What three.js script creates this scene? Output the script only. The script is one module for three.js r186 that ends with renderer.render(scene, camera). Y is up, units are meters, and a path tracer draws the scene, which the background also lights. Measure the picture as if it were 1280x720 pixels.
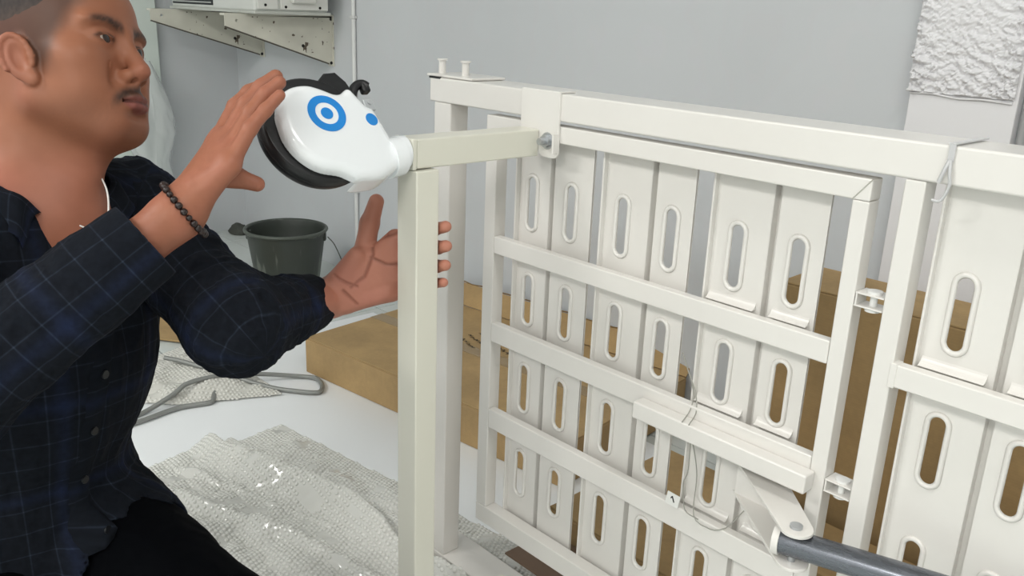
import * as THREE from 'three';
import { RoundedBoxGeometry } from 'three/addons/geometries/RoundedBoxGeometry.js';
import { mergeGeometries, mergeVertices, toCreasedNormals } from 'three/addons/utils/BufferGeometryUtils.js';
import { RectAreaLightUniformsLib } from 'three/addons/lights/RectAreaLightUniformsLib.js';

// ---------------------------------------------------------------- camera, light, exposure
// X runs along the bed (towards the near right), Y is up, Z is the bed's outward normal (towards the near left).
const scene = new THREE.Scene();
const camera = new THREE.PerspectiveCamera(36.27, 1280 / 720, 0.05, 40);
camera.position.set(1.214, 1.067, 0.93);
camera.rotation.order = 'YXZ';
camera.rotation.set(-0.30785, 0.81689, 0.03988);
const renderer = new THREE.WebGLRenderer({ antialias: true });
renderer.toneMapping = THREE.LinearToneMapping;
renderer.toneMappingExposure = 0.36;
renderer.shadowMap.enabled = true;
scene.background = new THREE.Color(0x9aa4ad);
RectAreaLightUniformsLib.init();
// ceiling lamps: [x, z, size x, size z, radiance]
const LAMPS = [[1.9, 3.0, 1.4, 0.7, 54], [-0.7, 2.6, 1.0, 0.5, 92], [1.6, 0.5, 0.6, 0.6, 40]];
const LAMP_COLOUR = new THREE.Color(1.0, 0.985, 0.95);
const ROOM = { x0: -2.72, x1: 3.6, z0: -0.97, z1: 3.8, h: 2.7 };

// ---------------------------------------------------------------- helpers
const V = (x, y, z) => new THREE.Vector3(x, y, z);
let seed = 7;
const rnd = () => { seed = (seed * 1664525 + 1013904223) >>> 0; return seed / 4294967296; };
const used = new Map();
function numbered(name) {
  const n = used.get(name) || 0; used.set(name, n + 1);
  return n ? name + '_' + String(n).padStart(3, '0') : name;
}
function shade(o) { o.traverse((m) => { if (m.isMesh) { m.castShadow = true; m.receiveShadow = true; } }); return o; }
function mesh(name, geo, mat, parent = scene) {
  const g = Array.isArray(geo) ? merge(geo) : geo;
  const m = new THREE.Mesh(g, mat);
  m.castShadow = m.receiveShadow = true;
  if (parent === scene) m.name = numbered(name);
  else { const k = parent.children.filter((c) => c.name === name || c.name.startsWith(name + '_0')).length; m.name = k ? name + '_' + String(k).padStart(3, '0') : name; }
  parent.add(m);
  return m;
}
function merge(list) {
  const out = list.map((g) => {
    g = g.index ? g.toNonIndexed() : g;
    for (const k of Object.keys(g.attributes)) if (!['position', 'normal', 'uv'].includes(k)) g.deleteAttribute(k);
    if (!g.attributes.uv) g.setAttribute('uv', new THREE.BufferAttribute(new Float32Array(g.attributes.position.count * 2), 2));
    return g;
  });
  return mergeGeometries(out);
}
function tag(o, label, category, group, kind) {
  if (label) o.userData.label = label;
  if (category) o.userData.category = category;
  if (group) o.userData.group = group;
  if (kind) o.userData.kind = kind;
  return o;
}
function thing(name, label, category, pos = [0, 0, 0], group) {
  const o = new THREE.Group(); o.name = numbered(name); o.position.set(...pos); scene.add(o);
  return tag(o, label, category, group);
}
const structure = (o) => { o.userData.kind = 'structure'; return o; };
// box from its two corners, with rounded edges
function box(x0, x1, y0, y1, z0, z1, r = 0.0015) {
  const w = x1 - x0, h = y1 - y0, d = z1 - z0;
  const rr = Math.min(r, w / 2.1, h / 2.1, d / 2.1);
  const g = r > 0 ? new RoundedBoxGeometry(w, h, d, 2, rr) : new THREE.BoxGeometry(w, h, d);
  g.translate((x0 + x1) / 2, (y0 + y1) / 2, (z0 + z1) / 2);
  return g;
}
function tube(pts, r, seg = 40, rad = 8, closed = false, tension = 0.5) {
  const c = new THREE.CatmullRomCurve3(pts.map((p) => (p.isVector3 ? p : V(...p))), closed, 'catmullrom', tension);
  return new THREE.TubeGeometry(c, seg, r, rad, closed);
}
function cyl(a, b, r0, r1 = r0, seg = 20) {
  const A = Array.isArray(a) ? V(...a) : a, B = Array.isArray(b) ? V(...b) : b, d = B.clone().sub(A);
  const g = new THREE.CylinderGeometry(r1, r0, d.length(), seg);
  g.applyQuaternion(new THREE.Quaternion().setFromUnitVectors(V(0, 1, 0), d.clone().normalize()));
  const m = A.clone().add(B).multiplyScalar(0.5); g.translate(m.x, m.y, m.z);
  return g;
}
function flipped(g) { // mirror in z, winding kept outward
  g = g.index ? g.toNonIndexed() : g; g.scale(1, 1, -1);
  for (const a of Object.values(g.attributes)) for (let i = 0; i < a.count; i += 3) for (let k = 0; k < a.itemSize; k++) { const p = (i + 1) * a.itemSize + k, q = (i + 2) * a.itemSize + k, t = a.array[p]; a.array[p] = a.array[q]; a.array[q] = t; }
  return g;
}
const lerp = (a, b, t) => a + (b - a) * t;
const clamp = (x, a = 0, b = 1) => Math.min(b, Math.max(a, x));
const sstep = (a, b, x) => { const t = clamp((x - a) / (b - a)); return t * t * (3 - 2 * t); };
// value noise
function hash3(i, j, k) { let h = Math.imul(i, 374761393) ^ Math.imul(j, 668265263) ^ Math.imul(k, 2147483647 - 1274126177); h = Math.imul(h ^ (h >>> 13), 1274126177); return ((h ^ (h >>> 16)) >>> 0) / 4294967296; }
function noise(x, y, z = 0) {
  const i = Math.floor(x), j = Math.floor(y), k = Math.floor(z);
  let u = x - i, v = y - j, w = z - k; u = u * u * (3 - 2 * u); v = v * v * (3 - 2 * v); w = w * w * (3 - 2 * w);
  const L = (k2) => lerp(lerp(hash3(i, j, k2), hash3(i + 1, j, k2), u), lerp(hash3(i, j + 1, k2), hash3(i + 1, j + 1, k2), u), v);
  return lerp(L(k), L(k + 1), w);
}
function fbm(x, y, z = 0, o = 4) { let s = 0, a = 0.5, t = 0; for (let q = 0; q < o; q++) { s += a * noise(x, y, z); t += a; a *= 0.5; x *= 2.03; y *= 2.03; z *= 2.03; } return s / t; }
// textures
function texture(w, h, fn, { srgb = true, rx = 1, ry = 1 } = {}) {
  const d = new Uint8Array(w * h * 4);
  for (let y = 0; y < h; y++) for (let x = 0; x < w; x++) {
    const c = fn(x / w, y / h, x, y), i = (y * w + x) * 4;
    if (typeof c === 'number') d[i] = d[i + 1] = d[i + 2] = clamp(c) * 255; else { d[i] = clamp(c[0]) * 255; d[i + 1] = clamp(c[1]) * 255; d[i + 2] = clamp(c[2]) * 255; }
    d[i + 3] = 255;
  }
  const t = new THREE.DataTexture(d, w, h); t.magFilter = THREE.LinearFilter; t.minFilter = THREE.LinearMipmapLinearFilter; t.generateMipmaps = true;
  t.wrapS = t.wrapT = THREE.RepeatWrapping; t.repeat.set(rx, ry); if (srgb) t.colorSpace = THREE.SRGBColorSpace; t.needsUpdate = true;
  return t;
}
// periodic noise for tiling textures
function pnoise(u, v, f, s = 0) {
  const x = u * f, y = v * f, i = Math.floor(x), j = Math.floor(y); let a = x - i, b = y - j; a = a * a * (3 - 2 * a); b = b * b * (3 - 2 * b);
  const H = (p, q) => hash3(((p % f) + f) % f, ((q % f) + f) % f, s);
  return lerp(lerp(H(i, j), H(i + 1, j), a), lerp(H(i, j + 1), H(i + 1, j + 1), a), b);
}
const pfbm = (u, v, f, s = 0, o = 4) => { let r = 0, a = 0.5, t = 0; for (let q = 0; q < o; q++) { r += a * pnoise(u, v, f << q, s + q); t += a; a *= 0.5; } return r / t; };
const std = (color, roughness = 0.6, extra = {}) => new THREE.MeshPhysicalMaterial({ color, roughness, ...extra });
function boxUV(g, s = 1) { // uv in metres from the dominant normal axis
  g = g.index ? g.toNonIndexed() : g; g.computeVertexNormals();
  const p = g.attributes.position, n = g.attributes.normal, uv = new Float32Array(p.count * 2);
  for (let i = 0; i < p.count; i++) {
    const ax = Math.abs(n.getX(i)), ay = Math.abs(n.getY(i)), az = Math.abs(n.getZ(i));
    const [a, b] = ax > ay && ax > az ? [p.getZ(i), p.getY(i)] : ay > az ? [p.getX(i), p.getZ(i)] : [p.getX(i), p.getY(i)];
    uv[2 * i] = a * s; uv[2 * i + 1] = b * s;
  }
  g.setAttribute('uv', new THREE.BufferAttribute(uv, 2));
  return g;
}
// ---------------------------------------------------------------- signed distance fields meshed with surface nets
class Field {
  constructor() { this.p = []; }
  // f(x,y,z): distance; bounding sphere (cx,cy,cz,r); k smoothness; raw(x,y,z,d): whole replacement; op 1 add, -1 cut away, 2 keep inside
  add(f, cx, cy, cz, r, k = 0.01, raw = null, op = 1) { this.p.push({ f, cx, cy, cz, r, k, raw, op }); return this; }
  cone(a, b, ra, rb = ra, k = 0.01, op = 1) { // round cone
    const [ax, ay, az] = a, bx = b[0] - ax, by = b[1] - ay, bz = b[2] - az, L2 = bx * bx + by * by + bz * bz || 1e-9, L = Math.sqrt(L2);
    return this.add((x, y, z) => {
      const px = x - ax, py = y - ay, pz = z - az; let t = (px * bx + py * by + pz * bz) / L2; t = t < 0 ? 0 : t > 1 ? 1 : t;
      const dx = px - bx * t, dy = py - by * t, dz = pz - bz * t; return Math.sqrt(dx * dx + dy * dy + dz * dz) - (ra + (rb - ra) * t);
    }, ax + bx / 2, ay + by / 2, az + bz / 2, L / 2 + Math.max(ra, rb), k, null, op);
  }
  chain(pts, rs, k = 0.01, op = 1) { for (let i = 0; i + 1 < pts.length; i++) this.cone(pts[i], pts[i + 1], rs[i], rs[i + 1], k, op); return this; }
  ell(c, r, k = 0.01, op = 1, q = null) { // ellipsoid, optional rotation (columns of a Matrix4)
    const [cx, cy, cz] = c, [rx, ry, rz] = r, m = q ? q.elements : null;
    return this.add((x, y, z) => {
      let px = x - cx, py = y - cy, pz = z - cz;
      if (m) { const a = px * m[0] + py * m[1] + pz * m[2], b = px * m[4] + py * m[5] + pz * m[6], c2 = px * m[8] + py * m[9] + pz * m[10]; px = a; py = b; pz = c2; }
      const k0 = Math.sqrt((px / rx) ** 2 + (py / ry) ** 2 + (pz / rz) ** 2), k1 = Math.sqrt((px / (rx * rx)) ** 2 + (py / (ry * ry)) ** 2 + (pz / (rz * rz)) ** 2);
      return k1 < 1e-9 ? -Math.min(rx, ry, rz) : k0 * (k0 - 1) / k1;
    }, cx, cy, cz, Math.max(rx, ry, rz), k, null, op);
  }
  at(x, y, z) {
    let d = 1;
    for (const p of this.p) {
      if (p.raw) { d = p.op === 2 ? p.raw(x, y, z, d) : Math.min(d, p.raw(x, y, z, d)); continue; }
      const lb = Math.sqrt((x - p.cx) ** 2 + (y - p.cy) ** 2 + (z - p.cz) ** 2) - p.r;
      if (p.op === 1) {
        if (lb > d + p.k) continue;
        const v = p.f(x, y, z), k = p.k;
        if (k > 0) { const h = Math.max(k - Math.abs(d - v), 0) / k; d = Math.min(d, v) - h * h * k * 0.25; } else if (v < d) d = v;
      } else {
        if (lb > p.k - d) continue;
        const v = -p.f(x, y, z), k = p.k;
        if (k > 0) { const h = Math.max(k - Math.abs(d - v), 0) / k; d = Math.max(d, v) + h * h * k * 0.25; } else if (v > d) d = v;
      }
    }
    return d;
  }
}
function surfaceNets(field, lo, hi, cell, disp = null) {
  const at = disp ? (x, y, z) => field.at(x, y, z) + disp(x, y, z) : (x, y, z) => field.at(x, y, z);
  const n = [0, 1, 2].map((i) => Math.ceil((hi[i] - lo[i]) / cell) + 2), [nx, ny, nz] = n, N = nx * ny * nz;
  const val = new Float32Array(N).fill(1);
  // coarse pass first: skip blocks that are far from the surface
  const B = 4;
  for (let k = 0; k < nz; k += B) for (let j = 0; j < ny; j += B) for (let i = 0; i < nx; i += B) {
    const c = field.at(lo[0] + (i + B / 2 - 0.5) * cell, lo[1] + (j + B / 2 - 0.5) * cell, lo[2] + (k + B / 2 - 0.5) * cell);
    const far = Math.abs(c) > cell * B * 1.9 + 0.012;
    for (let kk = k; kk < Math.min(nz, k + B); kk++) for (let jj = j; jj < Math.min(ny, j + B); jj++) for (let ii = i; ii < Math.min(nx, i + B); ii++)
      val[(kk * ny + jj) * nx + ii] = far ? c : at(lo[0] + ii * cell, lo[1] + jj * cell, lo[2] + kk * cell);
  }
  const id = new Int32Array(N).fill(-1), pos = [];
  for (let k = 0; k < nz - 1; k++) for (let j = 0; j < ny - 1; j++) for (let i = 0; i < nx - 1; i++) {
    const o = (k * ny + j) * nx + i; let sx = 0, sy = 0, sz = 0, c = 0;
    const v = [val[o], val[o + 1], val[o + nx], val[o + nx + 1], val[o + nx * ny], val[o + nx * ny + 1], val[o + nx * ny + nx], val[o + nx * ny + nx + 1]];
    let m = 0; for (let q = 0; q < 8; q++) if (v[q] < 0) m |= 1 << q;
    if (m === 0 || m === 255) continue;
    for (const [a, b] of EDGES) if ((v[a] < 0) !== (v[b] < 0)) { const t = v[a] / (v[a] - v[b]); sx += (a & 1) + t * ((b & 1) - (a & 1)); sy += ((a >> 1) & 1) + t * (((b >> 1) & 1) - ((a >> 1) & 1)); sz += (a >> 2) + t * ((b >> 2) - (a >> 2)); c++; }
    id[o] = pos.length / 3; pos.push(lo[0] + (i + sx / c) * cell, lo[1] + (j + sy / c) * cell, lo[2] + (k + sz / c) * cell);
  }
  const idx = [], sx = 1, sy = nx, sz = nx * ny;
  const quad = (a, b, c, d, flip) => { if (a < 0 || b < 0 || c < 0 || d < 0) return; if (flip) idx.push(a, c, b, a, d, c); else idx.push(a, b, c, a, c, d); };
  for (let k = 1; k < nz - 1; k++) for (let j = 1; j < ny - 1; j++) for (let i = 1; i < nx - 1; i++) {
    const o = (k * ny + j) * nx + i, v = val[o] < 0;
    if (v !== (val[o + sx] < 0)) quad(id[o - sy - sz], id[o - sz], id[o], id[o - sy], !v);
    if (v !== (val[o + sy] < 0)) quad(id[o - sx - sz], id[o - sx], id[o], id[o - sz], !v);
    if (v !== (val[o + sz] < 0)) quad(id[o - sx - sy], id[o - sy], id[o], id[o - sx], !v);
  }
  const nor = new Float32Array(pos.length), e = cell * 0.4;
  for (let i = 0; i < pos.length; i += 3) {
    const [x, y, z] = [pos[i], pos[i + 1], pos[i + 2]];
    let a = at(x + e, y, z) - at(x - e, y, z), b = at(x, y + e, z) - at(x, y - e, z), c = at(x, y, z + e) - at(x, y, z - e); const l = Math.hypot(a, b, c) || 1;
    nor[i] = a / l; nor[i + 1] = b / l; nor[i + 2] = c / l;
  }
  const g = new THREE.BufferGeometry(); g.setAttribute('position', new THREE.Float32BufferAttribute(pos, 3)); g.setAttribute('normal', new THREE.BufferAttribute(nor, 3)); g.setIndex(idx);
  return g;
}
const EDGES = [[0, 1], [2, 3], [4, 5], [6, 7], [0, 2], [1, 3], [4, 6], [5, 7], [0, 4], [1, 5], [2, 6], [3, 7]];
function paintVertices(g, fn) {
  const p = g.attributes.position, c = new Float32Array(p.count * 3);
  for (let i = 0; i < p.count; i++) { const q = fn(p.getX(i), p.getY(i), p.getZ(i), i); c[3 * i] = q[0]; c[3 * i + 1] = q[1]; c[3 * i + 2] = q[2]; }
  g.setAttribute('color', new THREE.BufferAttribute(c, 3)); return g;
}
// ---------------------------------------------------------------- lamps on the ceiling
function ceilingLamp(x, z, sx, sz, radiance, label) {
  const t = thing('ceiling_lamp', label, 'lamp', [x, ROOM.h, z]);
  mesh('frame', [box(-sx / 2 - 0.02, sx / 2 + 0.02, -0.05, 0, -sz / 2 - 0.02, -sz / 2, 0.002), box(-sx / 2 - 0.02, sx / 2 + 0.02, -0.05, 0, sz / 2, sz / 2 + 0.02, 0.002),
    box(-sx / 2 - 0.02, -sx / 2, -0.05, 0, -sz / 2, sz / 2, 0.002), box(sx / 2, sx / 2 + 0.02, -0.05, 0, -sz / 2, sz / 2, 0.002)], std(0xe8e8e6, 0.5), t);
  const glow = std(0xf4f4f0, 0.6, { emissive: LAMP_COLOUR, emissiveIntensity: 4 });
  mesh('diffuser', box(-sx / 2, sx / 2, -0.04, -0.005, -sz / 2, sz / 2, 0), glow, t);
  const l = new THREE.RectAreaLight(LAMP_COLOUR, radiance, sx, sz);
  l.position.set(0, -0.052, 0); l.rotation.x = -Math.PI / 2; t.add(l);
}
ceilingLamp(...LAMPS[0], 'large flat white ceiling lamp panel behind the camera');
ceilingLamp(...LAMPS[1], 'flat white ceiling lamp panel to the left behind the kneeling man');
ceilingLamp(...LAMPS[2], 'small square white ceiling lamp panel above the hospital bed');

// ---------------------------------------------------------------- room shell
const wallMap = texture(256, 256, (u, v) => { const n = pfbm(u, v, 4, 3, 5); const k = 0.965 + 0.05 * n; return [0.815 * k, 0.826 * k, 0.838 * k]; }, { rx: 0.5, ry: 0.5 });
const wallMat = std(0xffffff, 0.62, { map: wallMap });
const plainWall = std(0xdfe1e1, 0.8);
structure(mesh('wall_back', boxUV(box(ROOM.x0 - 0.15, ROOM.x1 + 0.15, -0.1, ROOM.h + 0.1, ROOM.z0 - 0.15, ROOM.z0, 0)), wallMat));
structure(mesh('wall_left', boxUV(box(ROOM.x0 - 0.15, ROOM.x0, -0.1, ROOM.h + 0.1, ROOM.z0, ROOM.z1, 0)), wallMat));
structure(mesh('wall_right', box(ROOM.x1, ROOM.x1 + 0.15, -0.1, ROOM.h + 0.1, ROOM.z0, ROOM.z1, 0), plainWall));
structure(mesh('wall_front', box(ROOM.x0 - 0.15, ROOM.x1 + 0.15, -0.1, ROOM.h + 0.1, ROOM.z1, ROOM.z1 + 0.15, 0), plainWall));
structure(mesh('ceiling', box(ROOM.x0 - 0.15, ROOM.x1 + 0.15, ROOM.h, ROOM.h + 0.15, ROOM.z0, ROOM.z1, 0), std(0xdcdcda, 0.85)));
// floor: grout bed with ceramic tiles laid on it
const floor = structure(mesh('floor', box(ROOM.x0, ROOM.x1, -0.15, -0.004, ROOM.z0, ROOM.z1, 0), std(0x6f726f, 0.9)));
{
  const tints = [0xd3d9d6, 0xcfd6d3, 0xd6dbd8].map((c) => std(c, 0.22));
  const T = 0.39, g = new RoundedBoxGeometry(T - 0.004, 0.012, T - 0.004, 1, 0.0015);
  const x0 = -2.515 - T, z0 = -0.80 - T;
  for (let i = 0; i < 17; i++) for (let j = 0; j < 13; j++) {
    const ax = Math.max(ROOM.x0 + 0.001, x0 + i * T), bx = Math.min(ROOM.x1 - 0.001, x0 + (i + 1) * T), az = Math.max(ROOM.z0 + 0.001, z0 + j * T), bz = Math.min(ROOM.z1 - 0.001, z0 + (j + 1) * T);
    if (bx - ax < 0.02 || bz - az < 0.02) continue;
    const m = mesh('tile', g, tints[(i * 5 + j * 3 + (i * j) % 2) % 3], floor);
    m.scale.set((bx - ax - 0.004) / (T - 0.004), 1, (bz - az - 0.004) / (T - 0.004));
    m.position.set((ax + bx) / 2, -0.006, (az + bz) / 2);
  }
}
// rough plastered pillar on the back wall, right
{
  const plaster = std(0xecebed, 0.85);
  const rough = (x0, x1, y0, y1, amp, cell, z0) => {
    const nx = Math.round((x1 - x0) / cell), ny = Math.round((y1 - y0) / cell);
    const g = new THREE.PlaneGeometry(x1 - x0, y1 - y0, nx, ny), p = g.attributes.position;
    for (let i = 0; i < p.count; i++) {
      const x = p.getX(i) + (x0 + x1) / 2, y = p.getY(i) + (y0 + y1) / 2;
      const edge = clamp(Math.min(x - x0, x1 - x) / 0.05), low = sstep(1.10, 0.93, y);
      const t = 0.55 * (1 - edge) + 0.45 * low + 0.3;
      const s = fbm(x * 40 - y * 14, y * 95 + x * 34, 3, 5) - 0.5, q = fbm(x * 190, y * 190, 9, 3) - 0.5;
      const w = Math.min(x - x0, x1 - x, y - y0, y1 - y) < 1e-4 ? 0 : 1;
      p.setXYZ(i, x + w * (fbm(x * 60, y * 60, 5, 2) - 0.5) * amp * 0.6, y, z0 + w * amp * t * (s * 1.7 + q * 1.5 + 0.25));
    }
    g.computeVertexNormals(); return g;
  };
  const pil = new THREE.Group(); pil.name = 'wall_pillar'; pil.userData.kind = 'structure'; scene.add(pil);
  mesh('core', box(0.403, 0.612, 0, ROOM.h - 0.001, ROOM.z0 + 0.0005, ROOM.z0 + 0.03, 0.003), plaster, pil);
  mesh('rough_plaster', rough(0.400, 0.606, 0.935, 1.32, 0.015, 0.0015, ROOM.z0 + 0.034), plaster, pil);
  mesh('rough_lip', tube([[0.405, 0.932, ROOM.z0 + 0.032], [0.45, 0.934, ROOM.z0 + 0.034], [0.5, 0.929, ROOM.z0 + 0.033], [0.55, 0.931, ROOM.z0 + 0.034], [0.603, 0.928, ROOM.z0 + 0.032]], 0.0022, 60, 6), plaster, pil);
  const pipe = mesh('wall_pipe', cyl([0.628, 0.62, ROOM.z0 + 0.02], [0.628, 1.6, ROOM.z0 + 0.02], 0.008), std(0xa5a5a6, 0.5));
  tag(pipe, 'thin grey pipe running up the wall right of the rough plaster pillar', 'pipe');
}
// left wall: pale door lining
structure(mesh('trim_1', box(ROOM.x0 + 0.0005, ROOM.x0 + 0.03, 0, 2.1, -0.60, -0.35, 0.004), std(0xdfe8e2, 0.5)));
// ---------------------------------------------------------------- the hospital bed, standing on its long side
const paint = std(0xe1ded9, 0.29, { clearcoat: 0.35, clearcoatRoughness: 0.25 });
const paintLeg = std(0xdcdacd, 0.36, { clearcoat: 0.3, clearcoatRoughness: 0.3 });
const zinc = new THREE.MeshStandardMaterial({ color: 0xb9bcbf, metalness: 0.85, roughness: 0.35 });
const black = std(0x0c0c0d, 0.5);
const bed = thing('hospital_bed', 'white painted steel hospital bed frame standing on its long side with slotted slat panels', 'bed');
const XE = 2.0; // far (near-camera) end of the bed, out of the frame
mesh('long_rail', box(0, XE, 0.912, 0.952, -0.08, 0, 0.003), paint, bed);
{
  const low = mesh('long_rail', box(0, XE, 0.0065, 0.041, -0.08, 0, 0.003), paint, bed);
  mesh('hole', [cyl([0.024, 0.027, 0.0006], [0.024, 0.027, -0.004], 0.0042, 0.0042, 16), cyl([0.026, 0.012, 0.0006], [0.026, 0.012, -0.004], 0.0042, 0.0042, 16)], black, low);
}
mesh('end_rail', box(0.012, 0.056, 0.041, 0.912, -0.04, -0.0005, 0.003), paint, bed);
mesh('end_rail', box(XE - 0.045, XE, 0.041, 0.912, -0.04, -0.0005, 0.003), paint, bed);
// pin plate at the top left corner
{
  const plate = mesh('pin_plate', box(-0.014, 0.105, 0.9525, 0.957, -0.078, -0.004, 0.002), paint, bed);
  mesh('end_cap', box(-0.0015, 0.028, 0.950, 0.9535, -0.003, 0.0006, 0.0006), black, plate);
  for (const x of [-0.004, 0.058]) mesh('pin', [cyl([x, 0.956, -0.03], [x, 0.978, -0.03], 0.0062), cyl([x, 0.978, -0.03], [x, 0.981, -0.03], 0.0088)], paint, plate);
}
// inner section frame (left): rails and cross rails
const ZR = -0.001, ZB = -0.016;
mesh('section_rail', box(0.148, 0.787, 0.880, 0.905, -0.026, ZR, 0.002), paint, bed);
mesh('section_rail', box(0.148, 0.787, 0.171, 0.206, -0.026, ZR, 0.002), paint, bed);
mesh('section_post', box(0.148, 0.174, 0.2062, 0.8798, -0.026, ZR - 0.0003, 0.002), paint, bed);
mesh('section_post', box(0.767, 0.787, 0.2062, 0.8798, -0.026, ZR - 0.0003, 0.002), paint, bed);
mesh('mitre_joint', [tube([[0.767, 0.880, -0.0008], [0.787, 0.905, -0.0008]], 0.0007, 2, 5)], std(0xb5b3aa, 0.5), bed);
for (const [y0, y1] of [[0.682, 0.711], [0.527, 0.561], [0.366, 0.402]]) mesh('cross_rail', box(0.1742, 0.7668, y0, y1, ZB, ZR, 0.002), paint, bed);
// right part: upright post and cross rails of the backrest
mesh('upright_post', box(0.821, 0.8435, 0.0412, 0.9118, -0.03, ZR, 0.002), paint, bed);
for (const [y0, y1] of [[0.681, 0.708], [0.33, 0.36]]) mesh('cross_rail', [box(0.8437, XE - 0.046, y0, y1, ZB, ZR, 0.002), box(0.8405, 0.8485, y0 - 0.001, y1 + 0.001, ZB, ZR + 0.0012, 0.0012)], paint, bed);
// slat panels
function slotPath(cx, cy, w, h) {
  const r = w / 2, p = new THREE.Path();
  p.moveTo(cx - r, cy - h / 2 + r); p.absarc(cx, cy - h / 2 + r, r, Math.PI, 2 * Math.PI, false); p.lineTo(cx + r, cy + h / 2 - r); p.absarc(cx, cy + h / 2 - r, r, 0, Math.PI, false); p.closePath();
  return p;
}
function rim(cx, cy, w, h, z) {
  const r = w / 2, pts = [], N = 10;
  for (let i = 0; i <= N; i++) { const a = Math.PI + Math.PI * i / N; pts.push(V(cx + r * Math.cos(a), cy - h / 2 + r + r * Math.sin(a), z)); }
  for (let i = 0; i <= N; i++) { const a = Math.PI * i / N; pts.push(V(cx + r * Math.cos(a), cy + h / 2 - r + r * Math.sin(a), z)); }
  const path = new THREE.CurvePath();
  for (let i = 0; i < pts.length; i++) path.add(new THREE.LineCurve3(pts[i], pts[(i + 1) % pts.length]));
  // swept by hand so that the ring keeps its section
  const pos = [], idx = [], S = 6, rr = 0.0034;
  pts.forEach((p, i) => {
    const a = pts[(i + pts.length - 1) % pts.length], b = pts[(i + 1) % pts.length], t = b.clone().sub(a).normalize(), n = V(t.y, -t.x, 0);
    for (let s = 0; s < S; s++) { const q = 2 * Math.PI * s / S; pos.push(p.x + n.x * rr * Math.cos(q), p.y + n.y * rr * Math.cos(q), p.z + rr * Math.sin(q)); }
  });
  for (let i = 0; i < pts.length; i++) for (let s = 0; s < S; s++) { const a = i * S + s, b = i * S + (s + 1) % S, c = ((i + 1) % pts.length) * S + s, d = ((i + 1) % pts.length) * S + (s + 1) % S; idx.push(a, c, b, b, c, d); }
  const g = new THREE.BufferGeometry(); g.setAttribute('position', new THREE.Float32BufferAttribute(pos, 3)); g.setIndex(idx); g.computeVertexNormals();
  return g;
}
const ROWS = [0.773, 0.611, 0.452, 0.290, 0.128];
const ZP = -0.031;
function slatPanel(xl, xr, cols, groove, rails, y0 = 0.17, y1 = 0.879) {
  const gs = [], gw = 0.0056, th = 0.0018;
  const halves = [[xl + 0.001, groove - gw, cols[0]], [groove + gw, xr, cols[1]]];
  for (const [a, b, c] of halves) {
    const s = new THREE.Shape(); s.moveTo(a, y0); s.lineTo(b, y0); s.lineTo(b, y1); s.lineTo(a, y1); s.closePath();
    for (const y of ROWS) if (y - 0.05 > y0 && y + 0.05 < y1) s.holes.push(slotPath(c, y, 0.0185, 0.084));
    const g = new THREE.ExtrudeGeometry(s, { depth: th, bevelEnabled: false, curveSegments: 10 }); g.translate(0, 0, ZP - th);
    gs.push(g);
    for (const y of ROWS) if (y - 0.05 > y0 && y + 0.05 < y1) gs.push(rim(c, y, 0.0235, 0.089, ZP + 0.0008));
    for (const r of rails) { // pressed step down to each cross rail
      const q = new THREE.Shape(); q.moveTo(0, 0); q.lineTo(0.009, 0); q.quadraticCurveTo(0.002, 0.0015, 0, 0.010); q.closePath();
      const e = new THREE.ExtrudeGeometry(q, { depth: b - a - 0.012, bevelEnabled: false, curveSegments: 6 });
      e.rotateY(-Math.PI / 2); e.translate(b - 0.006, r - 0.001, ZP); gs.push(e);
    }
  }
  // recessed fold between the two columns, left lip turned to the front, right edge turned back
  gs.push(box(groove - gw - 0.001, groove - gw + 0.0008, y0, y1, ZP - 0.013, ZP - 0.0004, 0), box(groove + gw - 0.0008, groove + gw + 0.001, y0, y1, ZP - 0.013, ZP - 0.0004, 0), box(groove - gw, groove + gw, y0, y1, ZP - 0.0145, ZP - 0.0128, 0));
  gs.push(box(xl + 0.001, xl + 0.0042, y0, y1, ZP - 0.002, ZP + 0.0085, 0.0012), box(xr - 0.002, xr, y0, y1, ZP - 0.005, ZP - 0.0002, 0.001));
  return mesh('slat_panel', gs, paint, bed);
}
const leftRails = [0.711, 0.561, 0.402, 0.206];
slatPanel(0.196, 0.356, [0.230, 0.315], 0.272, []);
slatPanel(0.379, 0.538, [0.417, 0.504], 0.4695, []);
slatPanel(0.569, 0.729, [0.610, 0.696], 0.6595, leftRails);
for (let i = 0; i < 4; i++) { const o = 0.854 + 0.192 * i; slatPanel(o, o + 0.166, [o + 0.038, o + 0.124], o + 0.0885, [0.708, 0.36], 0.042, 0.9115); }
// hinges between the two sections
for (const y of [0.769, 0.531]) {
  const h = mesh('hinge', [box(0.7875, 0.8205, y + 0.0065, y + 0.0085, -0.027, -0.002, 0.0006), box(0.7875, 0.8205, y - 0.0085, y - 0.0065, -0.027, -0.002, 0.0006), box(0.788, 0.790, y - 0.008, y + 0.008, -0.027, -0.002, 0.0006)], paint, bed);
  mesh('hinge_pin', [cyl([0.805, y - 0.011, -0.013], [0.805, y + 0.011, -0.013], 0.0042), cyl([0.805, y + 0.0085, -0.013], [0.805, y + 0.0115, -0.013], 0.0085), cyl([0.805, y - 0.0125, -0.013], [0.805, y - 0.0088, -0.013], 0.0085)], std(0xe6e6e4, 0.25), h);
}
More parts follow.
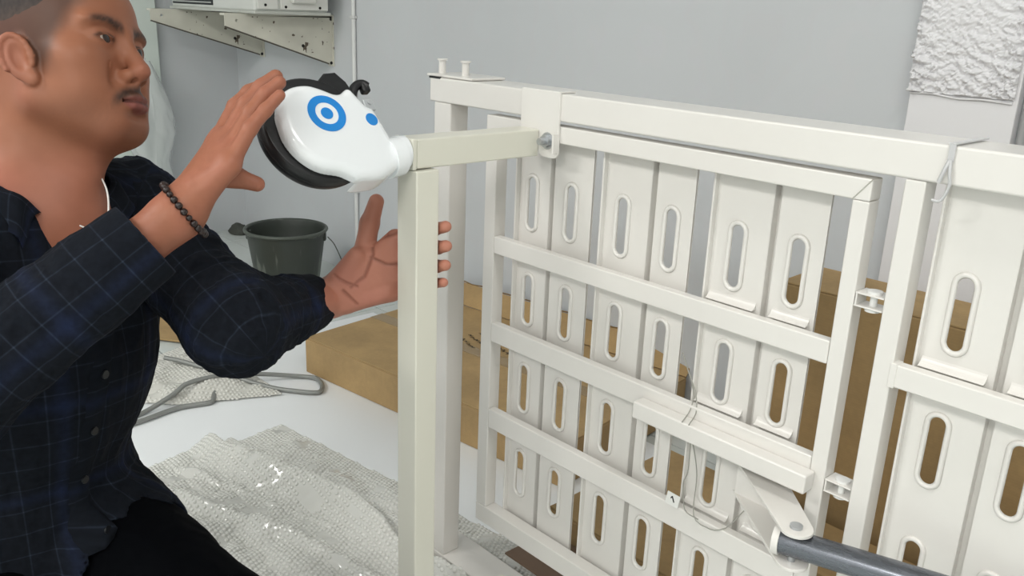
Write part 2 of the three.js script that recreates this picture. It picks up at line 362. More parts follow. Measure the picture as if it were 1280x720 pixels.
// leg frame: two arms standing out of the bed plane, joined by the cross tube the man holds
mesh('leg_arm', [box(0.232, 0.273, 0.857, 0.897, 0.0035, 0.229, 0.0025), box(0.231, 0.274, 0.856, 0.898, 0.2295, 0.2365, 0.002)], paintLeg, bed);
mesh('leg_arm', box(0.232, 0.273, 0.06, 0.10, 0.0035, 0.2365, 0.0025), paintLeg, bed);
mesh('leg_tube', box(0.236, 0.281, 0.1003, 0.8555, 0.197, 0.2355, 0.0025), paintLeg, bed);
// bracket plate that carries the upper arm
{
  const s = new THREE.Shape(); s.moveTo(0.232, 0.953); s.lineTo(0.312, 0.953); s.lineTo(0.312, 0.868); s.quadraticCurveTo(0.312, 0.858, 0.302, 0.858); s.lineTo(0.282, 0.858); s.quadraticCurveTo(0.274, 0.86, 0.273, 0.87); s.lineTo(0.232, 0.87); s.closePath();
  const g = new THREE.ExtrudeGeometry(s, { depth: 0.0026, bevelEnabled: true, bevelSize: 0.0006, bevelThickness: 0.0005, bevelSegments: 2 }); g.translate(0, 0, 0.0002);
  const b = mesh('bracket_plate', [g, box(0.309, 0.3125, 0.866, 0.895, 0.0025, 0.013, 0.001), box(0.232, 0.312, 0.9522, 0.955, -0.03, 0.003, 0.001)], paint, bed);
  const hex = new THREE.CylinderGeometry(0.0098, 0.0098, 0.006, 6); hex.rotateX(Math.PI / 2); hex.translate(0.291, 0.882, 0.0075);
  mesh('bolt', [cyl([0.291, 0.882, 0.0028], [0.291, 0.882, 0.0048], 0.0125), hex, cyl([0.291, 0.882, 0.01], [0.291, 0.882, 0.021], 0.0052)], zinc, b);
}
// lifting channel, clevis and steel tube
mesh('lift_channel', box(0.505, 0.775, 0.519, 0.545, -0.0008, 0.022, 0.003), paint, bed);
{
  const arm = (y) => {
    const s = new THREE.Shape(); s.moveTo(0.655, 0.022); s.lineTo(0.735, 0.018);
    s.lineTo(0.806, -0.048); s.absarc(0.793, -0.062, 0.0185, 0.7, -2.3, true); s.lineTo(0.655, 0.022);
    const g = new THREE.ExtrudeGeometry(s, { depth: 0.003, bevelEnabled: true, bevelSize: 0.0008, bevelThickness: 0.0006, bevelSegments: 2, curveSegments: 14 });
    g.rotateX(-Math.PI / 2); g.translate(0, y, 0); return g;
  };
  const c = mesh('clevis', [arm(0.4965), arm(0.452), box(0.660, 0.735, 0.452, 0.52, -0.0195, -0.0165, 0.001)], paint, bed);
  mesh('clevis_bolt', [cyl([0.7925, 0.448, 0.0625], [0.7925, 0.503, 0.0625], 0.0045), cyl([0.7925, 0.4995, 0.0625], [0.7925, 0.5035, 0.0625], 0.0075)], zinc, c);
  const d = V(0.143, 0.006, -0.036).normalize(), a = V(0.776, 0.4755, 0.063), e = a.clone().addScaledVector(d, 0.75);
  const st = mesh('lift_tube', [cyl(a, e, 0.0165, 0.0165, 36)], new THREE.MeshStandardMaterial({ color: 0x73767d, metalness: 0.9, roughness: 0.3, roughnessMap: texture(128, 128, (u, v) => 0.55 + 0.6 * pfbm(u, v, 8, 31, 4), { srgb: false, rx: 6, ry: 6 }) }), bed);
  mesh('tube_collar', cyl(a.clone().addScaledVector(d, -0.007), a.clone().addScaledVector(d, 0.001), 0.0185, 0.0185, 36), paint, st);
}
// welded end plate at the mid rail for the lift (small gusset)
// film tie looped round the upper rail, packing wire and its paper tag
{
  const clear = std(0xdcdcdd, 0.3, { transmission: 0.25, thickness: 0 });
  const t = thing('plastic_tie', 'clear plastic tie looped around the upper bed rail at the right', 'tie', [0.864, 0.93, 0]);
  mesh('band', [box(-0.004, 0.004, 0.0235, 0.025, -0.082, 0.003, 0.0005), box(-0.003, 0.0035, 0.006, 0.025, 0.001, 0.0028, 0.0005)], clear, t);
  mesh('tail', [tube([[0, 0.008, 0.003], [-0.003, -0.004, 0.005], [-0.0065, -0.016, 0.004]], 0.0022, 12, 5), tube([[0.001, 0.008, 0.003], [0.003, -0.006, 0.005], [0.004, -0.018, 0.003], [-0.002, -0.034, 0.002], [-0.011, -0.035, 0.002]], 0.0018, 16, 5)], clear, t);
  const w = thing('packing_wire', 'thin pale packing wire wound around a slat panel of the bed', 'wire', [0, 0, 0]);
  const wm = std(0x9b9a92, 0.4);
  for (const p of [[[0.557, 0.627, -0.012], [0.572, 0.599, -0.012], [0.585, 0.578, -0.011], [0.597, 0.556, 0.0], [0.603, 0.546, 0.023]], [[0.574, 0.598, -0.012], [0.582, 0.572, -0.012], [0.588, 0.556, 0.001], [0.592, 0.546, 0.023]],
    [[0.594, 0.519, 0.001], [0.588, 0.46, -0.01], [0.584, 0.44, -0.008], [0.588, 0.416, -0.006], [0.599, 0.403, 0.0005], [0.62, 0.401, 0.0005]], [[0.684, 0.449, -0.024], [0.664, 0.41, -0.01], [0.655, 0.402, 0.0005], [0.637, 0.396, 0.001], [0.612, 0.404, 0.0005], [0.596, 0.455, -0.02], [0.59, 0.519, -0.005]]])
    mesh('strand', tube(p, 0.00085, 30, 5), wm, w);
  const cv = document.createElement('canvas'); cv.width = 96; cv.height = 96; const c = cv.getContext('2d');
  c.fillStyle = '#dcdcd8'; c.fillRect(0, 0, 96, 96); c.fillStyle = '#111'; c.translate(48, 46); c.rotate(-0.5); c.font = 'bold 66px sans-serif'; c.textAlign = 'center'; c.textBaseline = 'middle'; c.fillText('1', 0, 0);
  const tx = new THREE.CanvasTexture(cv); tx.colorSpace = THREE.SRGBColorSpace;
  const pt = mesh('paper_tag', new THREE.BoxGeometry(0.021, 0.019, 0.0006), std(0xffffff, 0.8, { map: tx }));
  pt.position.set(0.576, 0.412, 0.0022); pt.rotation.set(-0.1, 0.1, -0.1);
  tag(pt, 'small white paper tag with a black figure hanging on the packing wire', 'tag');
}
// ---------------------------------------------------------------- the caster being fitted
{
  const t = thing('caster_wheel', 'white hooded caster wheel with blue rings and black tyre being fitted to the bed leg', 'wheel');
  // local axes: x = along the leg axis (out of the bed), y = trail, z = side the rings are on
  const th = 36 * Math.PI / 180;
  t.matrixAutoUpdate = true;
  const m = new THREE.Matrix4().makeBasis(V(0, 0, 1), V(-Math.sin(th), Math.cos(th), 0), V(Math.cos(th), Math.sin(th), 0).multiplyScalar(1));
  // basis (x,y,z) must be right-handed: Z x T = S up to sign
  const sgn = V(0, 0, 1).cross(V(-Math.sin(th), Math.cos(th), 0)).dot(V(Math.cos(th), Math.sin(th), 0));
  if (sgn < 0) m.makeBasis(V(0, 0, 1), V(-Math.sin(th), Math.cos(th), 0), V(-Math.cos(th), -Math.sin(th), 0));
  const S = sgn < 0 ? -1 : 1;
  t.quaternion.setFromRotationMatrix(m); t.position.set(0.253, 0.877, 0.237);
  const white = std(0xf1f4f6, 0.2, { clearcoat: 0.5, clearcoatRoughness: 0.1 }), rubber = std(0x131315, 0.42), grey = std(0xbfc2c4, 0.35, { metalness: 0.3 });
  const blue = std(0x1e86d6, 0.3);
  const out = [[0.171, 0.058], [0.161, 0.080], [0.143, 0.094], [0.120, 0.097], [0.102, 0.091], [0.086, 0.083], [0.075, 0.083], [0.066, 0.088], [0.061, 0.0905], [0.056, 0.087], [0.050, 0.076], [0.043, 0.064], [0.034, 0.059], [0.029, 0.040], [0.023, 0.015], [0.018, 0.000], [0.022, -0.022], [0.040, -0.033], [0.060, -0.039], [0.092, -0.038], [0.102, -0.033], [0.114, -0.026], [0.135, -0.020], [0.151, -0.010], [0.165, 0.008], [0.172, 0.030]];
  const sh = new THREE.Shape(); const cur = new THREE.SplineCurve([...out, out[0]].map(([a, b]) => new THREE.Vector2(a, b)));
  sh.setFromPoints(cur.getPoints(130).slice(0, -1));
  // domed hood: triangulate the outline with an inner grid and raise it towards the middle
  const pts = sh.getPoints(), inside = (x, y) => { let c = false; for (let i = 0, j = pts.length - 1; i < pts.length; j = i++) { const a = pts[i], b = pts[j]; if ((a.y > y) !== (b.y > y) && x < (b.x - a.x) * (y - a.y) / (b.y - a.y) + a.x) c = !c; } return c; };
  const dist = (x, y) => { let d = 9; for (let i = 0, j = pts.length - 1; i < pts.length; j = i++) { const a = pts[i], b = pts[j], ex = b.x - a.x, ey = b.y - a.y, q = clamp(((x - a.x) * ex + (y - a.y) * ey) / (ex * ex + ey * ey)); d = Math.min(d, Math.hypot(x - a.x - ex * q, y - a.y - ey * q)); } return d; };
  // signed-distance hood: a thick plate with round shoulders
  const zc = 0.006;
  const bulge = (x, y) => 0.009 * (1 - ((x - 0.105) ** 2 + (y - 0.03) ** 2) / 0.0121), hoodTop = (x, y, d) => 0.0115 * Math.sqrt(1 - Math.pow(1 - clamp(d / 0.0125), 2)) + bulge(x, y);
  const f = new Field();
  f.add(() => 0, 0.1, 0.03, 0, 9, 0, (x, y, z, d0) => {
    const d = dist(x, y), s = inside(x, y) ? d : -d;
    const top = zc + hoodTop(x, y, Math.max(s, 0)), lo = -0.022;
    return Math.max(-s, Math.max(z - top, lo - z) * 0.8);
  });
  // wheel well
  f.add((x, y, z) => Math.max(Math.hypot(x - 0.115, y - 0.043) - 0.0825, z - 0.0035), 0.115, 0.043, 0, 0.12, 0.002, null, -1);
  const g = surfaceNets(f, [0.008, -0.056, -0.03], [0.182, 0.106, 0.034], 0.0016);
  if (S < 0) { g.scale(1, 1, -1); const ix = g.index.array; for (let i = 0; i < ix.length; i += 3) { const q = ix[i]; ix[i] = ix[i + 1]; ix[i + 1] = q; } g.computeVertexNormals(); }
  const hood = mesh('hood', g, white, t);
    const ring = (r0, r1, x, y) => { const s = new THREE.Shape(); s.absarc(0, 0, r1, 0, 2 * Math.PI, false); if (r0 > 0) { const h = new THREE.Path(); h.absarc(0, 0, r0, 0, 2 * Math.PI, true); s.holes.push(h); } const q = new THREE.ExtrudeGeometry(s, { depth: 0.0024, bevelEnabled: false, curveSegments: 40 }); const n = V(2 * 0.009 / 0.0121 * (x - 0.105), 2 * 0.009 / 0.0121 * (y - 0.03), 1).normalize(); q.translate(0, 0, -0.002); q.applyQuaternion(new THREE.Quaternion().setFromUnitVectors(V(0, 0, 1), n)); q.translate(x, y, zc + 0.0115 + bulge(x, y) + 0.0001); return S < 0 ? flipped(q) : q; };
  mesh('blue_ring', ring(0.0155, 0.0255, 0.110, 0.051), blue, hood); mesh('blue_dot', ring(0, 0.0082, 0.110, 0.051), blue, hood); mesh('blue_dot', ring(0, 0.0088, 0.047, 0.040), blue, hood);
  // tyre: lathed, thick, axis along z
  const prof = [[0.030, -0.030], [0.055, -0.030], [0.066, -0.0285], [0.0725, -0.023], [0.0755, -0.013], [0.0755, -0.005], [0.0725, 0.0015], [0.066, 0.0030], [0.030, 0.0030]].map(([r, z]) => new THREE.Vector2(r, z));
  const ty = new THREE.LatheGeometry(new THREE.SplineCurve(prof).getPoints(60), 72); ty.rotateX(Math.PI / 2); ty.scale(1, 1, 1);
  if (S < 0) ty.scale(1, 1, -1), ty.index && ty.index.array.reverse();
  ty.translate(0.113, 0.043, 0);
  mesh('tyre', ty, rubber, t);
  const fl = (z) => S * z;
  mesh('groove', new THREE.TorusGeometry(0.0752, 0.0012, 6, 72).translate(0.113, 0.043, fl(-0.009)), std(0x050505, 0.6), t);
  mesh('hub_cap', cyl([0.113, 0.043, fl(-0.034)], [0.113, 0.043, fl(-0.0285)], 0.052, 0.056, 40), white, t);
  // brake pedal behind the hood, lock tab and swivel collar
  const ps = new THREE.Shape(); [[0.100, 0.070], [0.098, 0.092], [0.084, 0.112], [0.070, 0.124], [0.055, 0.125], [0.045, 0.112], [0.040, 0.095], [0.042, 0.070]].forEach(([a, b], i) => (i ? ps.lineTo(a, b) : ps.moveTo(a, b)));
  const pg = new THREE.ExtrudeGeometry(ps, { depth: 0.014, bevelEnabled: true, bevelSize: 0.003, bevelThickness: 0.003, bevelSegments: 3 }); pg.translate(0, 0, S > 0 ? -0.022 : 0.008);
  mesh('brake_pedal', pg, rubber, t);
  mesh('release_pedal', [tube([[0.040, 0.090, fl(-0.012)], [0.030, 0.106, fl(-0.010)], [0.018, 0.110, fl(-0.008)], [0.012, 0.104, fl(-0.006)]], 0.0065, 16, 10), box(0.010, 0.022, 0.096, 0.112, fl(-0.008) - 0.006, fl(-0.008) + 0.006, 0.003)], rubber, t);
  mesh('lock_tab', [box(0.020, 0.036, 0.063, 0.080, fl(0.004) - 0.002, fl(0.004) + 0.002, 0.0018), cyl([0.028, 0.074, fl(0.0055)], [0.028, 0.074, fl(0.0085)], 0.003)], grey, t);
  mesh('swivel_collar', [cyl([0.0008, 0, 0], [0.012, 0, 0], 0.0235, 0.0235, 40), cyl([0.010, -0.004, 0], [0.03, -0.006, 0], 0.026, 0.027, 40)], white, t);
}
// ---------------------------------------------------------------- outdoor air-conditioning unit on two wall brackets
{
  const rustMap = texture(256, 256, (u, v) => {
    const n = pfbm(u, v, 8, 41, 4), m = pfbm(u, v, 26, 47, 2), s = n > 0.76 || m > 0.87 ? 0.85 : 0, d = 0.93 + 0.1 * pfbm(u, v, 3, 51, 3);
    return [lerp(0.86 * d, 0.3, s), lerp(0.85 * d, 0.25, s), lerp(0.80 * d, 0.2, s)];
  }, { rx: 4, ry: 4 });
  const steel = std(0xffffff, 0.7, { map: rustMap }), dark = std(0x1d1b19, 0.8);
  function bracket(x, zf, label) {
    const t = thing('wall_bracket', label, 'bracket', [x, 0, 0]);
    const zb = ROOM.z0 + 0.003;
    const s = new THREE.Shape(); s.moveTo(-zb, 1.010); s.lineTo(-zf, 1.004); s.lineTo(-zf, 0.968); s.lineTo(-zb - 0.018, 0.833); s.lineTo(-zb, 0.828); s.closePath();
    for (const [a, b] of [[0.045, 0.987]]) s.holes.push(new THREE.Path().absarc(-zf + a, b, 0.0055, 0, 2 * Math.PI, true));
    const g = new THREE.ExtrudeGeometry(s, { depth: 0.004, bevelEnabled: false }); g.rotateY(Math.PI / 2);
    mesh('side_plate', boxUV(g), steel, t);
    mesh('top_flange', boxUV(box(-0.034, 0.004, 1.004, 1.012, zb, zf, 0.001)), steel, t);
    mesh('wall_plate', boxUV(box(-0.03, 0.012, 0.822, 1.016, zb - 0.0028, zb + 0.002, 0.001)), steel, t);
    mesh('lower_flange', [tube([[0.003, 0.966, zf], [0.003, 0.832, zb + 0.018]], 0.003, 4, 6)], std(0x5d5850, 0.8), t);
    for (const [y, z] of [[1.0, zb + 0.006], [0.835, zb + 0.008], [0.9, zb + 0.13]]) mesh('rust_spot', cyl([0.0042, y, z], [0.0048, y, z], 0.0065, 0.0055, 9), dark, t);
  }
  bracket(-1.89, -0.527, 'rust-speckled white wall bracket nearer to the wall pipe, under the air conditioner');
  bracket(-2.46, -0.485, 'shaded wall bracket at the far end under the air conditioner, left of the other');
  const a = thing('air_conditioner', 'white outdoor air conditioner unit standing on two wall brackets', 'air conditioner', [0, 0, 0]);
  const shell = std(0xd9dbd6, 0.5), grille = std(0x24272a, 0.6);
  mesh('casing', box(-2.52, -1.80, 1.020, 1.52, -0.90, -0.60, 0.012), shell, a);
  mesh('base_tray', box(-2.53, -1.79, 1.0135, 1.024, -0.905, -0.595, 0.003), std(0xc4c6bf, 0.6), a);
  mesh('end_panel', [box(-1.8, -1.794, 1.03, 1.5, -0.69, -0.61, 0.003), box(-1.8, -1.794, 1.03, 1.5, -0.895, -0.70, 0.003)], std(0xe2e2dc, 0.5), a);
  const gr = mesh('grille', box(-2.50, -2.13, 1.035, 1.49, -0.602, -0.597, 0.002), grille, a);
  for (let i = 0; i < 22; i++) mesh('slat', box(-2.49, -2.14, 1.042 + i * 0.02, 1.047 + i * 0.02, -0.5975, -0.594, 0.001), std(0xb8bbb8, 0.5), gr);
  for (const [y, z] of [[1.045, -0.64], [1.04, -0.72], [1.04, -0.86]]) mesh('screw', cyl([-1.7945, y, z], [-1.7925, y, z], 0.005, 0.005, 10), dark, a);
  mesh('valve_cover', box(-1.796, -1.775, 1.052, 1.16, -0.84, -0.74, 0.008), std(0xd6d6cf, 0.5), a);
}
// conduit down the wall
{
  const t = thing('wall_conduit', 'thin white conduit running down the back wall between air conditioner and bed', 'conduit', [-1.725, 0, ROOM.z0 + 0.009]);
  mesh('pipe', cyl([0, 0.002, 0], [0, 2.6, 0], 0.0078, 0.0078, 14), std(0xe4e5e4, 0.45), t);
  for (const y of [0.35, 1.012, 1.6]) mesh('clip', box(-0.013, 0.013, y - 0.006, y + 0.006, -0.0085, 0.0105, 0.003), std(0xd9dad9, 0.5), t);
}
// ---------------------------------------------------------------- bucket
{
  const t = thing('bucket', 'dark grey plastic bucket with rolled rim standing on the tiles by the wall', 'bucket', [-1.665, 0.0005, -0.615]);
  const H = 0.262, pr = [[0.0, 0.004], [0.100, 0.004], [0.104, 0.0], [0.108, 0.004], [0.140, H - 0.03], [0.1415, H - 0.028], [0.142, H - 0.012], [0.149, H - 0.010], [0.153, H - 0.004], [0.151, H], [0.143, H + 0.001], [0.138, H - 0.004], [0.136, H - 0.03], [0.104, 0.010], [0.0, 0.008]];
  const scuff = texture(256, 256, (u, v) => { const n = pfbm(u, v, 8, 61, 5), s = sstep(0.63, 0.7, n) * 0.16; const b = 0.2 + 0.05 * pfbm(u, v, 3, 65, 3); return [b + s, b + 0.02 + s, b + s * 0.95]; }, { rx: 3, ry: 2 });
  mesh('pail', new THREE.LatheGeometry(pr.map(([r, y]) => new THREE.Vector2(r, y)), 64), std(0xffffff, 0.42, { map: scuff }), t);
  mesh('rolled_rim', new THREE.TorusGeometry(0.147, 0.0062, 10, 72).rotateX(Math.PI / 2).translate(0, H - 0.004, 0), std(0x50564f, 0.42), t);
  for (const s of [-1, 1]) mesh('ear', box(-0.012, 0.012, H - 0.045, H - 0.012, s * 0.138 - 0.008, s * 0.138 + 0.008, 0.004).rotateY(-0.7), std(0x3d423c, 0.5), t);
  const hx = 0.088, hz = -0.115; // wire bail hanging down on the right
  mesh('bail', tube([[0.1, H - 0.03, -0.115], [0.125, H - 0.06, -0.13], [0.155, 0.12, -0.15], [0.155, 0.07, -0.155]], 0.0022, 24, 6), std(0x4d514d, 0.4), t);
  mesh('grip', cyl([0.135, 0.085, -0.165], [0.185, 0.055, -0.14], 0.0085, 0.0085, 12), std(0x2b2e2b, 0.6), t);
}
{
  const g = new THREE.SphereGeometry(1, 18, 12), p = g.attributes.position;
  for (let i = 0; i < p.count; i++) { const q = 0.7 + 0.6 * fbm(p.getX(i) * 2 + 4, p.getY(i) * 2, p.getZ(i) * 2, 3); p.setXYZ(i, p.getX(i) * 0.055 * q, Math.max(0, p.getY(i) + 0.25) * 0.036 * q, p.getZ(i) * 0.04 * q); }
  g.computeVertexNormals();
  const d = mesh('rag', g, std(0x4b4d48, 0.9)); d.position.set(-2.63, 0.0006, -0.885);
  tag(d, 'small dark rag lying in the corner of the floor behind the bucket', 'rag');
}
// ---------------------------------------------------------------- cartons
const cardMap = texture(512, 512, (u, v) => {
  const n = pfbm(u, v, 5, 71, 5), f = pfbm(u, v, 64, 77, 2), s = 0.5 + 0.5 * Math.sin(v * 2 * Math.PI * 90), k = 0.86 + 0.2 * n + 0.05 * (f - 0.5) + 0.015 * s;
  return [0.70 * k, 0.585 * k, 0.41 * k];
}, { rx: 2, ry: 2 });
const card = std(0xffffff, 0.82, { map: cardMap }), cardEdge = std(0x80663f, 0.9);
function carton(t, w, h, d, tape = true) { // origin: front left bottom corner, depth runs to -z
  mesh('box', boxUV(box(0, w, 0.0005, h - 0.0045, -d, 0, 0.003)), card, t);
  const mid = d / 2;
  mesh('flap', boxUV(box(0.001, w - 0.001, h - 0.004, h, -mid + 0.001, -0.001, 0.0015)), card, t);
  mesh('flap', boxUV(box(0.001, w - 0.001, h - 0.004, h - 0.0005, -d + 0.001, -mid - 0.001, 0.0015)), card, t);
  if (tape) mesh('tape', box(0.0, w, h, h + 0.0004, -mid - 0.025, -mid + 0.025, 0), std(0xa98f66, 0.25, { transmission: 0.2, thickness: 0 }), t);
}
{
  const t = thing('carton', 'low brown carton with scrawled writing lying behind the left end of the bed', 'carton', [-0.971, 0.006, -0.29]);
  t.rotation.y = 0.123;
  const W = 0.965, H = 0.112, D = 0.555;
  carton(t, W, H, D);
  const lf = mesh('open_flap', boxUV(box(0.0, W, 0, 0.004, -0.075, 0, 0.001)), card, t); lf.position.set(0, H, -D + 0.002); lf.rotation.x = 0.9; 
  const edge = []; for (let i = 0; i <= 24; i++) edge.push([i / 24 * W, 0.002 + 0.003 * rnd(), -0.075 - 0.005 * rnd()]);
  mesh('torn_edge', tube(edge, 0.0022, 80, 5), cardEdge, lf);
  const cv = document.createElement('canvas'); cv.width = 512; cv.height = 256; const c = cv.getContext('2d'); c.clearRect(0, 0, 512, 256);
  // illegible handwriting: pen strokes
  c.strokeStyle = '#2a2118'; c.lineWidth = 7; c.lineCap = 'round';
  let sd = 5; const r2 = () => { sd = (sd * 16807) % 2147483647; return sd / 2147483647; };
  for (const [y, n] of [[60, 9], [130, 8], [205, 5]]) for (let i = 0; i < n; i++) { const x = 26 + i * 50; c.beginPath(); c.moveTo(x, y + 20 * r2()); c.quadraticCurveTo(x + 18 * r2(), y - 40 * r2(), x + 22, y + 16 * r2()); c.lineTo(x + 34, y - 14 + 24 * r2()); c.stroke(); }
  const tx = new THREE.CanvasTexture(cv); tx.colorSpace = THREE.SRGBColorSpace;
  const hand = mesh('handwriting', new THREE.PlaneGeometry(0.22, 0.12), std(0xffffff, 0.85, { map: tx, transparent: true }), t);
  hand.rotation.x = -Math.PI / 2; hand.rotation.z = -0.35; hand.position.set(0.42, H + 0.0012, -0.33);
}
{
  const t = thing('carton', 'low brown carton under the middle of the bed, in front of the tall one', 'carton', [0.112, 0.0062, -0.235]);
  t.rotation.y = 0.0;
  carton(t, 1.25, 0.082, 0.40);
}
{
  const t = thing('carton', 'tall brown carton standing upright behind the right half of the bed', 'carton', [0.325, 0.0062, -0.665]);
  t.rotation.y = 0.03;
  carton(t, 1.5, 0.548, 0.17, false);
  mesh('bent_tab', boxUV(box(0.05, 0.075, 0.546, 0.566, -0.02, -0.014, 0.003)), card, t);
}
{
  const g = boxUV(box(-0.24, 0.24, 0, 0.006, -0.13, 0.13, 0.001)); const b = mesh('cardboard_sheet', g, card); b.position.set(-1.55, 0.0062, -0.16); b.rotation.y = 0.62;
  tag(b, 'flat piece of brown cardboard lying on the floor behind the small wrap heap', 'cardboard');
}
// strip of brown board under shiny film by the lower rail
{
  const s = boxUV(box(0.135, 0.42, 0.046, 0.050, -0.215, -0.092, 0.001));
  tag(mesh('board_strip', s, std(0x6d5847, 0.6)), 'strip of brown board lying under film behind the lower bed rail', 'board');
}
// ---------------------------------------------------------------- white foam sheet on the floor
{
  const s = new THREE.Shape(); s.moveTo(-1.30, -0.75); s.lineTo(0.50, -0.75); s.lineTo(0.50, 0.60); s.quadraticCurveTo(0.50, 0.67, 0.43, 0.67); s.lineTo(-1.24, 0.67); s.quadraticCurveTo(-1.30, 0.67, -1.30, 0.60); s.closePath();
  const g = new THREE.ExtrudeGeometry(s, { depth: 0.004, bevelEnabled: true, bevelSize: 0.001, bevelThickness: 0.0008, bevelSegments: 2 }); g.rotateX(Math.PI / 2); g.scale(1, 1, 1);
  // rotateX(+90) sends y to z and depth to -y
  g.translate(0, 0.005, 0);
  tag(mesh('foam_sheet', g, std(0xf2f5f7, 0.5)), 'large white foam sheet spread over the tiles under bed and cartons', 'sheet');
}
// ---------------------------------------------------------------- grey bent steel strap
{
  const t = thing('steel_rod', 'grey bent steel rod loop lying on the foam sheet behind the man', 'rod');
  const A = [[-1.182, 0.066, 0.047], [-1.123, 0.060, 0.007], [-0.992, 0.034, -0.083], [-0.909, 0.016, -0.145], [-0.85, 0.0145, -0.188], [-0.812, 0.0142, -0.222], [-0.807, 0.0142, -0.240], [-0.832, 0.0142, -0.262], [-0.868, 0.0142, -0.276], [-0.902, 0.0142, -0.276], [-0.936, 0.0142, -0.249], [-0.972, 0.030, -0.166], [-0.988, 0.046, -0.087], [-0.997, 0.054, -0.019], [-0.999, 0.052, 0.06], [-0.988, 0.036, 0.104], [-0.973, 0.0142, 0.19], [-0.955, 0.0142, 0.27]];
  const B = [[-0.925, 0.0142, 0.25], [-0.929, 0.0142, 0.207], [-0.945, 0.0142, 0.111], [-0.927, 0.0142, 0.036], [-0.934, 0.0145, 0.018], [-0.956, 0.020, 0.004], [-0.985, 0.030, -0.021], [-0.990, 0.040, -0.063]];
  const st = std(0x8b8d8a, 0.45, { metalness: 0.25 });
  mesh('rod', [tube(A, 0.0068, 160, 8)], st, t); mesh('rod', [tube(B, 0.0068, 80, 8)], st, t);
}
// ---------------------------------------------------------------- bubble wrap
const film = (tint) => std(tint, 0.16, { clearcoat: 0.6, clearcoatRoughness: 0.06, transmission: 0.22, thickness: 0, ior: 1.4, side: THREE.DoubleSide });
const domeGeo = new THREE.SphereGeometry(0.0046, 10, 4, 0, 2 * Math.PI, 0, Math.PI / 2).scale(1, 0.62, 1);
function bubbles(g, step, parent, tint, keep = null) { // air bubbles in staggered rows over a sheet, too many to count
  const p = g.attributes.position, n = g.attributes.normal, uvA = g.attributes.uv, list = [], seen = new Set(), q = new THREE.Quaternion(), up = V(0, 1, 0), m = new THREE.Matrix4();
  const ix = g.index.array, a = V(0, 0, 0), b = V(0, 0, 0), c = V(0, 0, 0), nn = V(0, 0, 0);
  for (let t = 0; t < ix.length; t += 3) {
    a.fromBufferAttribute(p, ix[t]); b.fromBufferAttribute(p, ix[t + 1]); c.fromBufferAttribute(p, ix[t + 2]);
    const lo = Math.floor(Math.min(a.z, b.z, c.z) / (step * 0.866)), hi = Math.ceil(Math.max(a.z, b.z, c.z) / (step * 0.866));
    for (let r = lo; r <= hi; r++) {
      const z = r * step * 0.866, off = (r & 1) * 0.5;
      for (let k = Math.floor(Math.min(a.x, b.x, c.x) / step - off); k <= Math.ceil(Math.max(a.x, b.x, c.x) / step - off); k++) {
        const x = (k + off) * step, d = (b.z - c.z) * (a.x - c.x) + (c.x - b.x) * (a.z - c.z), w0 = ((b.z - c.z) * (x - c.x) + (c.x - b.x) * (z - c.z)) / d, w1 = ((c.z - a.z) * (x - c.x) + (a.x - c.x) * (z - c.z)) / d, w2 = 1 - w0 - w1;
        if (w0 < 0 || w1 < 0 || w2 < 0 || seen.has(r * 4096 + k)) continue; seen.add(r * 4096 + k);
        if (noise(x * 30, z * 30, 7) < 0.22) continue; // popped
        nn.crossVectors(b.clone().sub(a), c.clone().sub(a)).normalize(); if (nn.y < 0) nn.negate();
        q.setFromUnitVectors(up, nn); list.push(m.clone().compose(V(x, w0 * a.y + w1 * b.y + w2 * c.y - 0.0003, z), q, V(1, 0.75 + 0.5 * rnd(), 1)));
      }
    }
  }
  const im = new THREE.InstancedMesh(domeGeo, film(tint), list.length); list.forEach((q2, i2) => im.setMatrixAt(i2, q2)); im.name = 'bubbles'; im.userData.kind = 'stuff'; im.castShadow = im.receiveShadow = true; parent.add(im);
}
function wrapSheet(P, nu, nv, h, skip = null) { // corner quad P[0..3] in the floor plane, h(u, v) height
  const pos = [], uv = [], idx = [];
  for (let j = 0; j <= nv; j++) for (let i = 0; i <= nu; i++) {
    const u = i / nu, v = j / nv, x = lerp(lerp(P[0][0], P[1][0], u), lerp(P[3][0], P[2][0], u), v), z = lerp(lerp(P[0][1], P[1][1], u), lerp(P[3][1], P[2][1], u), v);
    const q = h(u, v, x, z); pos.push(x + (q[1] || 0), q[0], z + (q[2] || 0)); uv.push(u, v);
  }
  for (let j = 0; j < nv; j++) for (let i = 0; i < nu; i++) { const a = j * (nu + 1) + i; if (skip && [a, a + 1, a + nu + 1, a + nu + 2].some((q) => skip(pos[3 * q], pos[3 * q + 2]))) continue; idx.push(a, a + nu + 1, a + 1, a + 1, a + nu + 1, a + nu + 2); }
  const g = new THREE.BufferGeometry(); g.setAttribute('position', new THREE.Float32BufferAttribute(pos, 3)); g.setAttribute('uv', new THREE.Float32BufferAttribute(uv, 2)); g.setIndex(idx); g.computeVertexNormals();
  return g;
}
const crumple = (x, z, a) => a * (Math.abs(fbm(x * 9 + 3, z * 9, 2, 3) - 0.5) * 2 + 0.25 * fbm(x * 45, z * 45, 4, 3));
